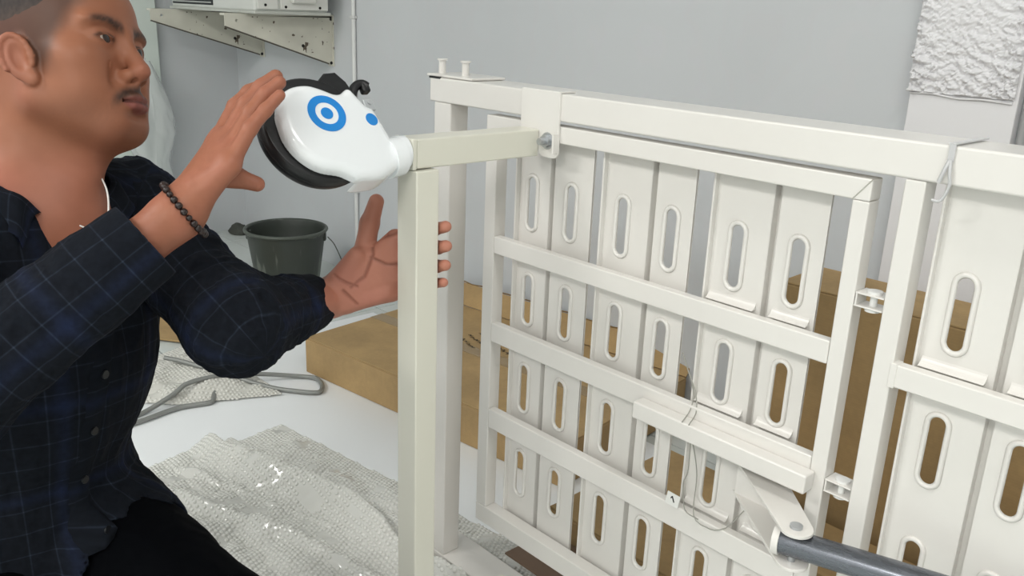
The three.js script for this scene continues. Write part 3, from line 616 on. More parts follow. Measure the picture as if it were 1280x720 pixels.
{
  const t = thing('bubble_wrap', 'large crumpled clear bubble wrap spread on the white foam sheet in front of the man', 'bubble wrap');
  const underBed = (x, z) => x > -0.006 && z > -0.088 && z < 0.006;
  const back = wrapSheet([[-0.70, -0.06], [0.30, -0.20], [0.20, 0.30], [-0.62, 0.46]], 150, 110, (u, v, x, z) => { const e = Math.min(1, 8 * Math.min(u, 1 - u, v, 1 - v) + 0.25); const r1 = v - 0.30 - 0.10 * u, r2 = v - 0.62 + 0.3 * u; return [0.008 + crumple(x, z, 0.030) * e + 0.020 * Math.exp(-((r1 / 0.035) ** 2)) + 0.018 * Math.exp(-((r2 / 0.03) ** 2))]; }, underBed);
  bubbles(back, 0.0105, mesh('sheet', back, film(0xe8e8e3), t), 0xefefea);
  const front = wrapSheet([[-0.70, 0.13], [0.02, 0.03], [0.10, 0.30], [-0.60, 0.48]], 150, 90, (u, v, x, z) => { const e = Math.exp(-1 * Math.pow(v / 0.13, 2)), k = Math.pow(Math.sin(Math.PI * clamp(u * 0.9 + 0.05)), 0.7), w = 0.7 + 0.6 * fbm(u * 5, 3, 1, 2); return [0.022 + e * 0.060 * k * w + crumple(x + 2, z, 0.040) * (0.35 + 0.65 * v) + 0.022 * Math.exp(-1 * Math.pow((v - 0.62 + 0.25 * u) / 0.05, 2)), 0, 0.05 * Math.sin(u * 7) * (1 - v) * 0.4]; });
  bubbles(front, 0.0105, mesh('folded_layer', front, film(0xe4e4df), t), 0xedede8);
}
{
  const t = thing('bubble_wrap', 'small crumpled heap of bubble wrap behind the man near the steel rod', 'bubble wrap');
  const g = wrapSheet([[-1.40, -0.16], [-0.86, -0.15], [-0.97, 0.10], [-1.22, 0.34]], 80, 70, (u, v, x, z) => { const e = Math.min(1, 6 * Math.min(u, 1 - u, v, 1 - v)); return [0.012 + e * (crumple(x, z, 0.034) + 0.022 * Math.sin(Math.PI * u) * Math.sin(Math.PI * v))]; });
  bubbles(g, 0.0115, mesh('sheet', g, film(0xe2e1da), t), 0xeae9e3);
}
// clear plastic bag hanging on the left wall by the door lining
{
  const nu = 50, nv = 70, pos = [], uv = [], idx = [];
  const prof = (v) => v < 0.42 ? lerp(0.02, 0.115, Math.sin(v / 0.42 * Math.PI / 2)) : v < 0.58 ? lerp(0.115, 0.07, (v - 0.42) / 0.16) : lerp(0.07, 0.15, sstep(0.58, 1, v));
  for (let j = 0; j <= nv; j++) for (let i = 0; i <= nu; i++) {
    const a = i / nu * 2 * Math.PI, v = j / nv, w = prof(v), c = 0.7 + 0.5 * fbm(Math.cos(a) * 2.2 + 3, v * 3, Math.sin(a) * 2.2, 3) + 0.35 * Math.abs(fbm(Math.cos(a) * 5 + 9, v * 8, Math.sin(a) * 5, 3) - 0.5);
    pos.push(Math.abs(Math.cos(a)) < 0 ? 0 : Math.cos(a) * w * 0.55 * c, -v * 0.72, Math.sin(a) * w * c); uv.push(i / nu, v);
  }
  for (let j = 0; j < nv; j++) for (let i = 0; i < nu; i++) { const a = j * (nu + 1) + i; idx.push(a, a + nu + 1, a + 1, a + 1, a + nu + 1, a + nu + 2); }
  const g = new THREE.BufferGeometry(); g.setAttribute('position', new THREE.Float32BufferAttribute(pos, 3)); g.setAttribute('uv', new THREE.Float32BufferAttribute(uv, 2)); g.setIndex(idx); g.computeVertexNormals();
  const b = thing('plastic_bag', 'crumpled clear plastic bag hanging on the left wall behind the face of the man', 'bag', [ROOM.x0 + 0.125, 0.80, -0.50]);
  mesh('film', g, std(0xf4f6f6, 0.1, { transmission: 0.55, thickness: 0, ior: 1.4, clearcoat: 0.7, side: THREE.DoubleSide }), b);
  mesh('hook', [cyl([-0.124, 0.0, 0], [-0.0, -0.004, 0], 0.004), cyl([-0.002, -0.006, 0], [-0.002, 0.012, 0], 0.004)], std(0xcfcfcf, 0.4), b);
}
// ---------------------------------------------------------------- the man fitting the caster
{
  const man = thing('person', 'kneeling man in dark plaid shirt, one hand raised, the other gripping the bed leg', 'person');
  const add3 = (a, b, s = 1) => [a[0] + b[0] * s, a[1] + b[1] * s, a[2] + b[2] * s];
  const mix = (a, b, t) => [lerp(a[0], b[0], t), lerp(a[1], b[1], t), lerp(a[2], b[2], t)];
  // torso frame
  const TL = [-0.5, 0, -0.866], TF = [0.866, 0, -0.5];
  const shL = [-0.045, 0.772, 0.497], shR = [0.135, 0.765, 0.812], neck = [0.035, 0.805, 0.652], hip = [-0.022, 0.355, 0.702];
  const elbL = [0.210, 0.668, 0.466], wrL = [0.122, 0.645, 0.275], elbR = [0.235, 0.665, 0.80], wrR = [0.272, 0.836, 0.555];
  const hipL = add3(hip, TL, 0.085), hipR = add3(hip, TL, -0.085), kneeL = [0.395, 0.290, 0.525], kneeR = [0.33, 0.075, 0.80], ankL = [0.33, 0.06, 0.47], ankR = [-0.08, 0.06, 0.86];
  // head frame: columns left, up, forward
  const HL = V(-0.633, -0.306, -0.711), HU = V(-0.362, 0.929, -0.077), HF = V(0.684, 0.208, -0.699);
  const headM = new THREE.Matrix4().makeBasis(HL, HU, HF).multiply(new THREE.Matrix4().makeRotationY(-0.095)).scale(V(1, 0.955, 1)).setPosition(0.0300, 0.9875, 0.5854), headI = headM.clone().invert();
  const toHead = (p) => { const v = V(...p).applyMatrix4(headI); return [v.x, v.y, v.z]; };

  // ---------------- head and neck, in head coordinates (x = his left, y up, z forward, eyes at y = 0)
  const H = new Field(), both = (fn) => { fn(1); fn(-1); };
  const nk = toHead(neck), sl = toHead(mix(neck, shL, 0.8)), sr = toHead(mix(neck, shR, 0.8)), st = toHead([0.095, 0.76, 0.605]), ch = toHead([0.065, 0.70, 0.625]);
  H.ell([0, 0.036, -0.014], [0.076, 0.090, 0.097], 0.01);
  H.ell([0, 0.042, 0.034], [0.066, 0.060, 0.054], 0.03);
  H.ell([0, -0.028, 0.026], [0.063, 0.078, 0.055], 0.03);
  both((s) => { H.cone([s * 0.053, -0.062, 0.002], [s * 0.022, -0.100, 0.058], 0.019, 0.019, 0.03); });
  H.cone([-0.012, -0.100, 0.066], [0.012, -0.100, 0.066], 0.0195, 0.0195, 0.025);
  H.ell([0, -0.085, 0.045], [0.040, 0.028, 0.035], 0.02);
  both((s) => { H.ell([s * 0.047, -0.024, 0.052], [0.024, 0.021, 0.026], 0.025); H.ell([s * 0.036, -0.058, 0.050], [0.027, 0.030, 0.028], 0.025); });
  both((s) => H.ell([s * 0.031, 0.019, 0.075], [0.027, 0.009, 0.0135], 0.014));
  H.ell([0, 0.015, 0.080], [0.015, 0.013, 0.010], 0.012);
  both((s) => H.ell([s * 0.032, 0.000, 0.096], [0.019, 0.0105, 0.016], 0.014, -1));
  // lids round the eyeballs
  both((s) => { H.ell([s * 0.032, 0.0, 0.0722], [0.0178, 0.0138, 0.0144], 0.006); H.ell([s * 0.0325, -0.0008, 0.089], [0.0128, 0.0034, 0.0125], 0.0022, -1); });
  both((s) => H.cone([s * 0.0205, 0.0035, 0.0845], [s * 0.044, 0.004, 0.079], 0.0022, 0.0022, 0.004));
  // nose
  H.cone([0, 0.008, 0.0840], [0, -0.034, 0.1000], 0.0072, 0.0104, 0.012);
  H.ell([0, -0.0390, 0.1015], [0.0112, 0.0096, 0.0105], 0.006);
  both((s) => H.ell([s * 0.0130, -0.0440, 0.0895], [0.0082, 0.0080, 0.0105], 0.007));
  H.cone([0, -0.046, 0.0975], [0, -0.055, 0.087], 0.0055, 0.006, 0.006);
  both((s) => H.ell([s * 0.0070, -0.0510, 0.0950], [0.0036, 0.0034, 0.0050], 0.003, -1));
  both((s) => H.ell([s * 0.027, -0.052, 0.086], [0.003, 0.012, 0.006], 0.012, -1));
  // mouth
  H.ell([0, -0.072, 0.073], [0.030, 0.021, 0.0205], 0.014);
  both((s) => H.chain([[s * 0.0245, -0.0765, 0.0800], [s * 0.011, -0.0715, 0.0915], [0, -0.0705, 0.0935]], [0.003, 0.0048, 0.0046], 0.004));
  both((s) => H.chain([[s * 0.0235, -0.0775, 0.0800], [s * 0.010, -0.0825, 0.0905], [0, -0.0830, 0.0915]], [0.003, 0.0056, 0.0060], 0.004));
  both((s) => H.chain([[s * 0.026, -0.0772, 0.0835], [s * 0.011, -0.0768, 0.0975], [0, -0.0772, 0.0990]], [0.0012, 0.0012, 0.0012], 0.0022, -1));
  H.ell([0, -0.0935, 0.094], [0.020, 0.0045, 0.008], 0.008, -1);
  // ears
  both((s) => {
    const q = new THREE.Matrix4().makeRotationFromEuler(new THREE.Euler(-0.2, s * -0.42, 0, 'YXZ'));
    const ec = [s * 0.0785, -0.020, 0.002], loc = (y, z) => { const v = V(0, y, z).applyMatrix4(q); return [ec[0] + v.x, ec[1] + v.y, ec[2] + v.z]; };
    H.ell(ec, [0.0065, 0.029, 0.0165], 0.008, 1, q);
    H.ell([ec[0] + s * 0.0055, ec[1] - 0.001, ec[2] + 0.0035], [0.0062, 0.017, 0.0085], 0.004, -1, q);
    const hl = []; for (let i = 0; i <= 12; i++) { const a = -0.5 + 4.1 * i / 12; const p = loc(0.027 * Math.sin(a), 0.0158 * Math.cos(a)); p[0] += s * 0.004; hl.push(p); }
    H.chain(hl, hl.map(() => 0.0032), 0.003);
    H.ell(loc(-0.028, 0.006), [0.0055, 0.0085, 0.0075], 0.006);
    H.ell([s * 0.0735, -0.020, 0.016], [0.005, 0.007, 0.0045], 0.004);
  });
  // neck, throat, chest under the open collar
  H.cone([0, -0.045, -0.028], nk, 0.056, 0.060, 0.03);
  H.cone([0, -0.095, 0.022], mix(nk, st, 0.7), 0.022, 0.024, 0.045);
  H.cone([0, -0.126, 0.018], [0, -0.150, 0.012], 0.013, 0.010, 0.02);
  H.cone(nk, sl, 0.052, 0.046, 0.05); H.cone(nk, sr, 0.052, 0.046, 0.05);
  H.cone(mix(nk, st, 0.6), ch, 0.055, 0.075, 0.05);
  const hg = surfaceNets(H, [-0.16, -0.30, -0.14], [0.16, 0.135, 0.135], 0.0026);
  const lin = (r, g, b) => { const c = new THREE.Color().setRGB(r / 255, g / 255, b / 255, THREE.SRGBColorSpace); return [c.r, c.g, c.b]; };
  const SK = lin(150, 97, 72), SK2 = lin(168, 106, 88), LIP = lin(126, 70, 66), BROW = lin(40, 30, 26), MST = lin(62, 45, 38), HAIR = lin(44, 38, 36);
  const m3 = (a, b, t) => [lerp(a[0], b[0], t), lerp(a[1], b[1], t), lerp(a[2], b[2], t)];
  const G = (d, w) => Math.exp(-((d / w) ** 2));
  const hairline = (y, z) => { // >0 inside the cropped hair
    const front = lerp(0.090, 0.040, sstep(0.085, -0.02, y)); // how far forward hair grows
    return front - z;
  };
  paintVertices(hg, (x, y, z) => {
    let c = SK; const ax = Math.abs(x);
    c = m3(c, SK2, 0.55 * sstep(0.052, 0.082, ax) * sstep(0.03, -0.01, z) + 0.45 * sstep(-0.1, -0.16, y)); // ears, neck a little pinker
    c = m3(c, SK2, 0.5 * G(Math.hypot(x, y + 0.040, z - 0.108), 0.016));
    c = m3(c, lin(105, 66, 48), 0.25 * (fbm(x * 60, y * 60, z * 60, 3) - 0.3));
    // stubble on lip and jaw
    const jaw = sstep(-0.055, -0.09, y) * sstep(-0.13, -0.11, y) * sstep(-0.02, 0.02, z);
    c = m3(c, lin(88, 62, 50), 0.25 * jaw * (0.6 + 0.6 * noise(x * 900, y * 900, z * 900)));
    // lips
    if (z > 0.072 && ax < 0.027) { const lipU = -0.0695 - 0.006 * (ax / 0.027) ** 2 + 0.0015 * G(ax - 0.006, 0.005), lipL = -0.0905 + 0.012 * (ax / 0.026) ** 2; const k = sstep(lipL - 0.0015, lipL + 0.0015, y) * sstep(lipU + 0.0012, lipU - 0.0012, y) * sstep(0.027, 0.023, ax); c = m3(c, LIP, 0.8 * k); c = m3(c, lin(60, 34, 30), 0.8 * k * G(y + 0.0772, 0.0016)); }
    // moustache
    if (z > 0.058 && ax < 0.038) { const yc = -0.0622 - 0.0125 * (ax / 0.03) ** 2, k = G(y - yc, 0.0072) * sstep(0.040, 0.028, ax); c = m3(c, MST, clamp(0.95 * k * (0.85 + 0.4 * noise(x * 700, y * 260, z * 700)))); }
    // brows
    if (z > 0.04) { const t = (ax - 0.010) / 0.046, yc = 0.0145 + 0.0085 * Math.sin(clamp(t) * 2.2) - 0.003 * t, w = lerp(0.0075, 0.0042, clamp(t)); const k = G(y - yc, w) * sstep(-0.08, 0.06, t) * sstep(1.08, 0.85, t); c = m3(c, BROW, clamp(0.95 * k * (0.6 + 0.6 * noise(x * 500, y * 500, z * 500)))); }
    // lash line and dark under the lids
    { const ex = (ax - 0.0325) / 0.0135, ey = (y + 0.0008) / 0.0052, r = Math.hypot(ex, ey); if (z > 0.066 && r < 1.5) c = m3(c, lin(38, 24, 20), 0.85 * G(r - 1.0, 0.22) * (y > -0.002 ? 1 : 0.45)); }
    // crop of the hair: scalp shade at sides
    const hr = sstep(-0.012, 0.012, hairline(y, z) + 0.008 * (fbm(x * 90, y * 90, z * 90, 3) - 0.5)) * sstep(-0.02, 0.02, y + 0.35 * Math.max(0, -z) * 0.6 + (z > 0.012 ? 0.036 : 0.0));
    if (ax > 0.03 || y > 0.05) c = m3(c, HAIR, 0.75 * hr * (ax > 0.0765 && y < 0.02 ? 0 : 1));
    return c;
  });
  hg.applyMatrix4(headM);
  // hair: a cropped shell over the skull with short tufts
  const HR = new Field();
  HR.ell([0, 0.038, -0.016], [0.0785, 0.0925, 0.0995], 0.01);
  HR.ell([0, 0.046, 0.030], [0.0685, 0.0615, 0.055], 0.03);
  HR.add(() => 0, 0, 0, 0, 9, 0, (x, y, z, d) => {
    const side = y < 0.03 ? lerp(0.030, 0.046, sstep(-0.03, 0.03, y)) : lerp(0.046, 0.096, sstep(0.03, 0.098, y));
    const low = (z > 0.016 ? -0.030 : 0.014) - 0.55 * Math.max(0, -0.02 - z);
    const jit = 0.012 * (fbm(x * 110, y * 110, z * 110, 3) - 0.5);
    return Math.max(d + 0.0026 * sstep(0.085, 0.02, y), (z - side + jit) * 0.8, (low - y + jit) * 0.8);
  }, 2);
  const hairG = surfaceNets(HR, [-0.1, -0.1, -0.13], [0.1, 0.15, 0.12], 0.0026, (x, y, z) => 0.0022 * (fbm(x * 260, y * 120, z * 260, 3) - 0.55) * (0.4 + 1.4 * sstep(0.03, 0.1, y)));
  paintVertices(hairG, (x, y, z) => { const k = 0.6 + 0.7 * noise(x * 600, y * 240, z * 600), t = sstep(0.07, 0.0, y); const c = m3(lin(30, 26, 26), lin(92, 74, 66), 0.75 * t); return [c[0] * k, c[1] * k, c[2] * k]; });
  hairG.applyMatrix4(headM);

  // ---------------- hands (world coordinates)
  const PA = V(0.593, 0.491, -0.639), PB = V(-0.318, 0.871, 0.374), PN = V(0.74, -0.019, 0.672); // left palm: along, across, out
  const palmAB = (x, y, z) => { const r = V(x - wrL[0], y - wrL[1], z - wrL[2]); return [r.dot(PA), r.dot(PB), r.dot(PN)]; };
  const palmPt = (a, b, n) => { const p = V(...wrL).addScaledVector(PA, a).addScaledVector(PB, b).addScaledVector(PN, n); return [p.x, p.y, p.z]; };
  const LINES = [[[0.099, 0.051], [0.094, 0.032], [0.067, 0.009], [0.042, 0.005]], [[0.099, 0.050], [0.120, 0.046], [0.141, 0.043]], [[0.089, 0.029], [0.103, 0.011], [0.118, 0.003]], [[0.030, 0.031], [0.040, 0.013], [0.050, 0.002]], [[0.030, 0.006], [0.036, -0.022]]];
  const crease = (q, w) => { let m = 0; for (const L of LINES) for (let i = 0; i + 1 < L.length; i++) { const [a, b] = [L[i], L[i + 1]], dx = b[0] - a[0], dy = b[1] - a[1], t = clamp(((q[0] - a[0]) * dx + (q[1] - a[1]) * dy) / (dx * dx + dy * dy)); m = Math.max(m, G(Math.hypot(q[0] - a[0] - dx * t, q[1] - a[1] - dy * t), w)); } return m; };
  function hand(wr, fore, mcp, pip, dip, tip, thumb, thR, cell, palmUp, extra = null, dent = null) {
    const f = new Field();
    f.cone(fore, wr, 0.031, 0.0255, 0.02);
    f.cone(add3(wr, palmUp, 0.006), add3(wr, palmUp, -0.006), 0.022, 0.022, 0.02);
    for (let i = 0; i < 4; i++) f.cone(mix(wr, mcp[i], 0.12), mcp[i], 0.0175, 0.0125, 0.014);
    f.cone(mix(mcp[0], mcp[3], 0.15), mix(mcp[0], mcp[3], 0.85), 0.0125, 0.0125, 0.012);
    const r0 = [0.0100, 0.0102, 0.0098, 0.0086];
    for (let i = 0; i < 4; i++) f.chain([mcp[i], pip[i], dip[i], tip[i]], [r0[i] + 0.0012, r0[i], r0[i] - 0.001, r0[i] - 0.0018], 0.0045);
    f.cone(mix(wr, thumb[0], 0.5), thumb[1], 0.0190, 0.0150, 0.014);
    f.chain(thumb.slice(1), thR, 0.006);
    if (extra) extra(f);
    const all = [wr, fore, ...mcp, ...pip, ...tip, ...thumb], lo = [0, 1, 2].map((k) => Math.min(...all.map((p) => p[k])) - 0.04), hi = [0, 1, 2].map((k) => Math.max(...all.map((p) => p[k])) + 0.04);
    const g = surfaceNets(f, lo, hi, cell, (x, y, z) => 0.0005 * (fbm(x * 160, y * 160, z * 160, 2) - 0.5) + (dent ? dent(x, y, z) : 0));
    return g;
  }
  const foreL = mix(elbL, wrL, 0.62), foreR = mix(elbR, wrR, 0.55);
  // left hand: palm beside the leg, fingers wrapped behind it
  const mcpL = [[0.188, 0.741, 0.205], [0.196, 0.715, 0.2], [0.196, 0.686, 0.2], [0.184, 0.655, 0.207]];
  const pipL = [[0.222, 0.752, 0.184], [0.229, 0.728, 0.183], [0.229, 0.7, 0.183], [0.222, 0.672, 0.184]];
  const dipL = [[0.254, 0.765, 0.182], [0.260, 0.739, 0.181], [0.259, 0.711, 0.181], [0.253, 0.684, 0.182]];
  const tipL = [[0.2835, 0.775, 0.187], [0.2865, 0.748, 0.188], [0.2855, 0.720, 0.188], [0.2805, 0.693, 0.187]];
  const thL = [[0.135, 0.675, 0.255], [0.150, 0.712, 0.234], [0.148, 0.757, 0.222], [0.166, 0.793, 0.222]];
  const gL = hand(wrL, foreL, mcpL, pipL, dipL, tipL, thL, [0.0162, 0.0140, 0.0112], 0.0022, [0, 1, 0], (f) => { f.cone(palmPt(0.022, 0.018, 0.008), palmPt(0.070, 0.040, 0.008), 0.0165, 0.0135, 0.008); f.cone(palmPt(0.018, -0.018, 0.006), palmPt(0.080, -0.030, 0.006), 0.0150, 0.0125, 0.008); }, (x, y, z) => { const q = palmAB(x, y, z); return q[2] > 0.002 ? 0.0016 * crease(q, 0.0022) : 0; });
  // right hand: raised against the caster, fingers up and a little bent
  const mcpR = [[0.236, 0.911, 0.484], [0.258, 0.909, 0.487], [0.279, 0.902, 0.494], [0.300, 0.890, 0.505]];
  const pipR = [[0.222, 0.944, 0.456], [0.246, 0.948, 0.455], [0.268, 0.942, 0.460], [0.291, 0.928, 0.474]];
  const dipR = [[0.222, 0.960, 0.438], [0.245, 0.968, 0.434], [0.267, 0.962, 0.441], [0.289, 0.947, 0.453]];
  const tipR = [[0.226, 0.969, 0.421], [0.247, 0.980, 0.416], [0.268, 0.975, 0.423], [0.288, 0.963, 0.434]];
  const thR = [[0.255, 0.853, 0.525], [0.248, 0.870, 0.505], [0.256, 0.868, 0.478], [0.270, 0.860, 0.458]];
  const gR = hand(wrR, foreR, mcpR, pipR, dipR, tipR, thR, [0.0145, 0.0118, 0.0090], 0.0026, [0.5, 0, 0.8]);
  const skinTone = (x, y, z) => { let c = m3(SK, SK2, 0.3 + 0.6 * (fbm(x * 50, y * 50, z * 50, 3) - 0.4)); return m3(c, lin(105, 66, 50), 0.35 * clamp(fbm(x * 140, y * 140, z * 140, 3) - 0.45)); };
  paintVertices(gL, (x, y, z) => {
    let c = m3(skinTone(x, y, z), lin(204, 140, 120), 0.6);
    // tattoo band on the inner wrist
    const t = 0.12 + ((x - wrL[0]) * (elbL[0] - wrL[0]) + (y - wrL[1]) * (elbL[1] - wrL[1]) + (z - wrL[2]) * (elbL[2] - wrL[2])) / 0.0456;
    const k = sstep(0.0, 0.05, t) * sstep(0.45, 0.35, t) * sstep(wrL[0] + 0.012, wrL[0] + 0.002, x);
    const q = palmAB(x, y, z); if (q[2] > 0.004) { c = m3(c, lin(108, 62, 50), 0.6 * crease(q, 0.0024)); c = m3(c, lin(182, 118, 104), 0.45 * G(Math.hypot(q[0] - 0.045, q[1] - 0.028), 0.026) + 0.35 * G(Math.hypot(q[0] - 0.055, q[1] + 0.028), 0.024)); }
    return m3(c, lin(74, 72, 66), 0.85 * k * sstep(0.36, 0.46, fbm(x * 150, y * 150, z * 150, 2)));
  });
  paintVertices(gR, skinTone);

  // ---------------- inner body (mostly under the clothes)
  const B = new Field();
  const chestC = add3(add3(neck, [0, -0.16, 0]), TF, 0.005), belly = mix(neck, hip, 0.72);
  const tm = new THREE.Matrix4().makeBasis(V(...TL), V(0, 1, 0), V(...TF));
  B.ell(chestC, [0.135, 0.15, 0.075], 0.03, 1, tm); B.ell(belly, [0.12, 0.15, 0.078], 0.05, 1, tm); B.ell(hip, [0.125, 0.09, 0.085], 0.04, 1, tm);
  B.cone(neck, [0.03, 0.90, 0.62], 0.045, 0.042, 0.02);
  B.chain([mix(neck, shL, 0.5), shL, elbL, foreL], [0.035, 0.040, 0.033, 0.026], 0.02); B.chain([mix(neck, shR, 0.5), shR, elbR, foreR], [0.035, 0.040, 0.033, 0.026], 0.02);
  B.chain([hipL, kneeL, ankL], [0.066, 0.044, 0.03], 0.02); B.chain([hipR, kneeR, ankR], [0.066, 0.044, 0.03], 0.02);
  const bg = surfaceNets(B, [-0.2, 0.01, 0.36], [0.5, 0.95, 0.98], 0.011);
  paintVertices(bg, () => SK);
  const plainSkin = new THREE.MeshPhysicalMaterial({ color: 0xffffff, vertexColors: true, roughness: 0.48, sheen: 0.15, sheenRoughness: 0.5, specularIntensity: 0.6 });
  const body = mesh('body', mergeGeometries([hg, gL, gR, bg]), plainSkin, man);
  mesh('hair', hairG, std(0xffffff, 0.75, { vertexColors: true }), man);
  // eyes
  both((s) => {
    const g = new THREE.SphereGeometry(0.0124, 40, 28); g.rotateX(Math.PI / 2); // pole forward
    const look = V(-0.10, -0.08, 1).normalize();
    paintVertices(g, (x, y, z) => { const a = Math.acos(clamp((x * look.x + y * look.y + z * look.z) / 0.0124, -1, 1)); return a < 0.2 ? [0.004, 0.004, 0.004] : a < 0.5 ? lin(44, 27, 19) : a < 0.54 ? [0.02, 0.014, 0.01] : lin(165, 152, 142); });
    g.translate(s * 0.032, -0.0004, 0.0735); g.applyMatrix4(headM);
    mesh('eye', g, std(0xffffff, 0.12, { vertexColors: true }), man);
  });

  // ---------------- clothes
  const plaid = texture(512, 512, (u, v) => {
    let c = [0.050, 0.058, 0.074]; const band = (t, at, w) => Math.exp(-1 * Math.pow(((((t - at) % 1) + 1.5) % 1 - 0.5) / w, 2));
    const n = 0.86 + 0.28 * pfbm(u, v, 32, 91, 3);
    for (const t of [u, v]) { for (const a of [0.125, 0.375, 0.625, 0.875]) { const k = 0.16 * band(t, a, 0.007); c = c.map((q, i) => q + k * [0.22, 0.25, 0.3][i]); } const w = 0.5 * band(t, 0.5, 0.07); c = c.map((q, i) => q + w * [0.025, 0.035, 0.075][i]); }
    return c.map((q) => q * n * 1.62);
  });
  const cloth = new THREE.MeshPhysicalMaterial({ color: 0xffffff, map: plaid, roughness: 0.95, specularIntensity: 0.25, sheen: 0.12, sheenRoughness: 0.6, sheenColor: new THREE.Color(0x39404f) });
  const uvTorso = (g) => { const p = g.attributes.position, uv = new Float32Array(p.count * 2); for (let i = 0; i < p.count; i++) { const x = p.getX(i) - neck[0], z = p.getZ(i) - neck[2]; const l = x * TL[0] + z * TL[2], f = x * TF[0] + z * TF[2]; uv[2 * i] = Math.atan2(l, f + 0.06) * 0.13 / 0.13; uv[2 * i + 1] = p.getY(i) / 0.13 + 0.15 * l / 0.13; } for (let i = 0; i < uv.length; i += 2) uv[i] = uv[i] * 1.15; g.setAttribute('uv', new THREE.BufferAttribute(uv, 2)); return g; };
  const uvLimb = (g, pts) => { // along the limb and around it
    const p = g.attributes.position, uv = new Float32Array(p.count * 2), q = V(0, 0, 0), a = V(0, 0, 0), b = V(0, 0, 0);
    for (let i = 0; i < p.count; i++) {
      q.fromBufferAttribute(p, i); let best = 9, U = 0, W = 0, run = 0;
      for (let s = 0; s + 1 < pts.length; s++) {
        a.set(...pts[s]); b.set(...pts[s + 1]); const d = b.clone().sub(a), L = d.length(); d.normalize(); const t = clamp(q.clone().sub(a).dot(d), 0, L), c = a.clone().addScaledVector(d, t), r = q.clone().sub(c), D = r.length();
        if (D < best) { best = D; U = run + q.clone().sub(a).dot(d); const e1 = V(0.31, 0.9, 0.3).cross(d).normalize(), e2 = d.clone().cross(e1); W = Math.atan2(r.dot(e1), r.dot(e2)) * 0.052; }
        run += L;
      }
      uv[2 * i] = W / 0.13; uv[2 * i + 1] = U / 0.13;
    }
    g.setAttribute('uv', new THREE.BufferAttribute(uv, 2)); return g;
  };
  const fold = (x, y, z, a, fx, fy, fz) => a * (Math.abs(fbm(x * fx, y * fy, z * fz, 3) - 0.5) * 2.2 - 0.35);
  const S = new Field();
  S.ell(chestC, [0.172, 0.185, 0.112], 0.03, 1, tm);
  S.ell(belly, [0.160, 0.19, 0.108], 0.07, 1, tm);
  S.ell(mix(belly, hip, 0.8), [0.165, 0.12, 0.115], 0.06, 1, tm);
  S.cone(mix(neck, shL, 0.25), shL, 0.066, 0.068, 0.05); S.cone(mix(neck, shR, 0.25), shR, 0.066, 0.068, 0.05);
  S.ell(add3(add3(hip, TF, 0.105), [0, -0.02, -0.05]), [0.10, 0.055, 0.075], 0.04, 1, tm);
  // open collar: keep the throat clear
  S.cone([0.045, 0.93, 0.62], mix(neck, [0.06, 0.81, 0.64], 0.5), 0.075, 0.066, 0.012, -1);
  S.cone([0.095, 0.86, 0.607], [0.165, 0.782, 0.58], 0.055, 0.012, 0.012, -1);
  S.add((x, y, z) => y - 0.310 - 0.25 * Math.max(0, x - 0.14), 0, 0, 0, 9, 0.008, null, -1);
  S.cone(add3(hipL, [0, 0.004, 0]), mix(hipL, kneeL, 0.36), 0.099, 0.087, 0.03);
  S.cone(mix(hipL, kneeL, 0.44), mix(hipL, kneeL, 0.8), 0.088, 0.10, 0.006, -1);
  const sg = surfaceNets(S, [-0.24, 0.25, 0.36], [0.36, 0.88, 1.02], 0.0055, (x, y, z) => fold(x, y, z, 0.011, 16, 5, 16) + fold(x + 5, y, z, 0.004, 40, 18, 40));
  uvTorso(sg);
  const shirt = mesh('shirt', sg, cloth, man);
  function sleeve(pts, rs, mat, amp) {
    const f = new Field(); f.chain(pts, rs, 0.03);
    const e = pts[pts.length - 1], p = pts[pts.length - 2], d = V(e[0] - p[0], e[1] - p[1], e[2] - p[2]).normalize(), r = rs[rs.length - 1];
    const o = [e[0], e[1], e[2]];
    f.add((x, y, z) => -((x - o[0]) * d.x + (y - o[1]) * d.y + (z - o[2]) * d.z), o[0], o[1], o[2], 9, 0.002, null, -1); // cut square at the cuff
    f.cone(add3(o, [d.x, d.y, d.z], -0.09), add3(o, [d.x, d.y, d.z], 0.03), r - 0.011, r - 0.008, 0.002, -1);
    const lo = [0, 1, 2].map((k) => Math.min(...pts.map((q) => q[k])) - 0.09), hi = [0, 1, 2].map((k) => Math.max(...pts.map((q) => q[k])) + 0.09);
    const ax = V(pts[1][0] - pts[2][0], pts[1][1] - pts[2][1], pts[1][2] - pts[2][2]).normalize();
    const g = surfaceNets(f, lo, hi, 0.0038, (x, y, z) => { const t = (x - o[0]) * d.x + (y - o[1]) * d.y + (z - o[2]) * d.z; const k = sstep(-0.02, -0.07, t); return fold(x, y, z, amp, 20, 20, 20) * (0.15 + 0.85 * k) + 0.35 * fold(x + 3, y, z, amp, 55, 55, 55) * k; });
    return mesh('sleeve', uvLimb(g, pts), mat, shirt);
  }
  const cuffL = [0.112, 0.640, 0.303], cuffR = mix(elbR, wrR, 0.86);
  const cl = sleeve([mix(neck, shL, 0.7), shL, elbL, cuffL], [0.060, 0.068, 0.056, 0.043], cloth, 0.012);
  const cr = sleeve([mix(neck, shR, 0.8), shR, elbR, cuffR], [0.062, 0.066, 0.058, 0.047], cloth, 0.008);
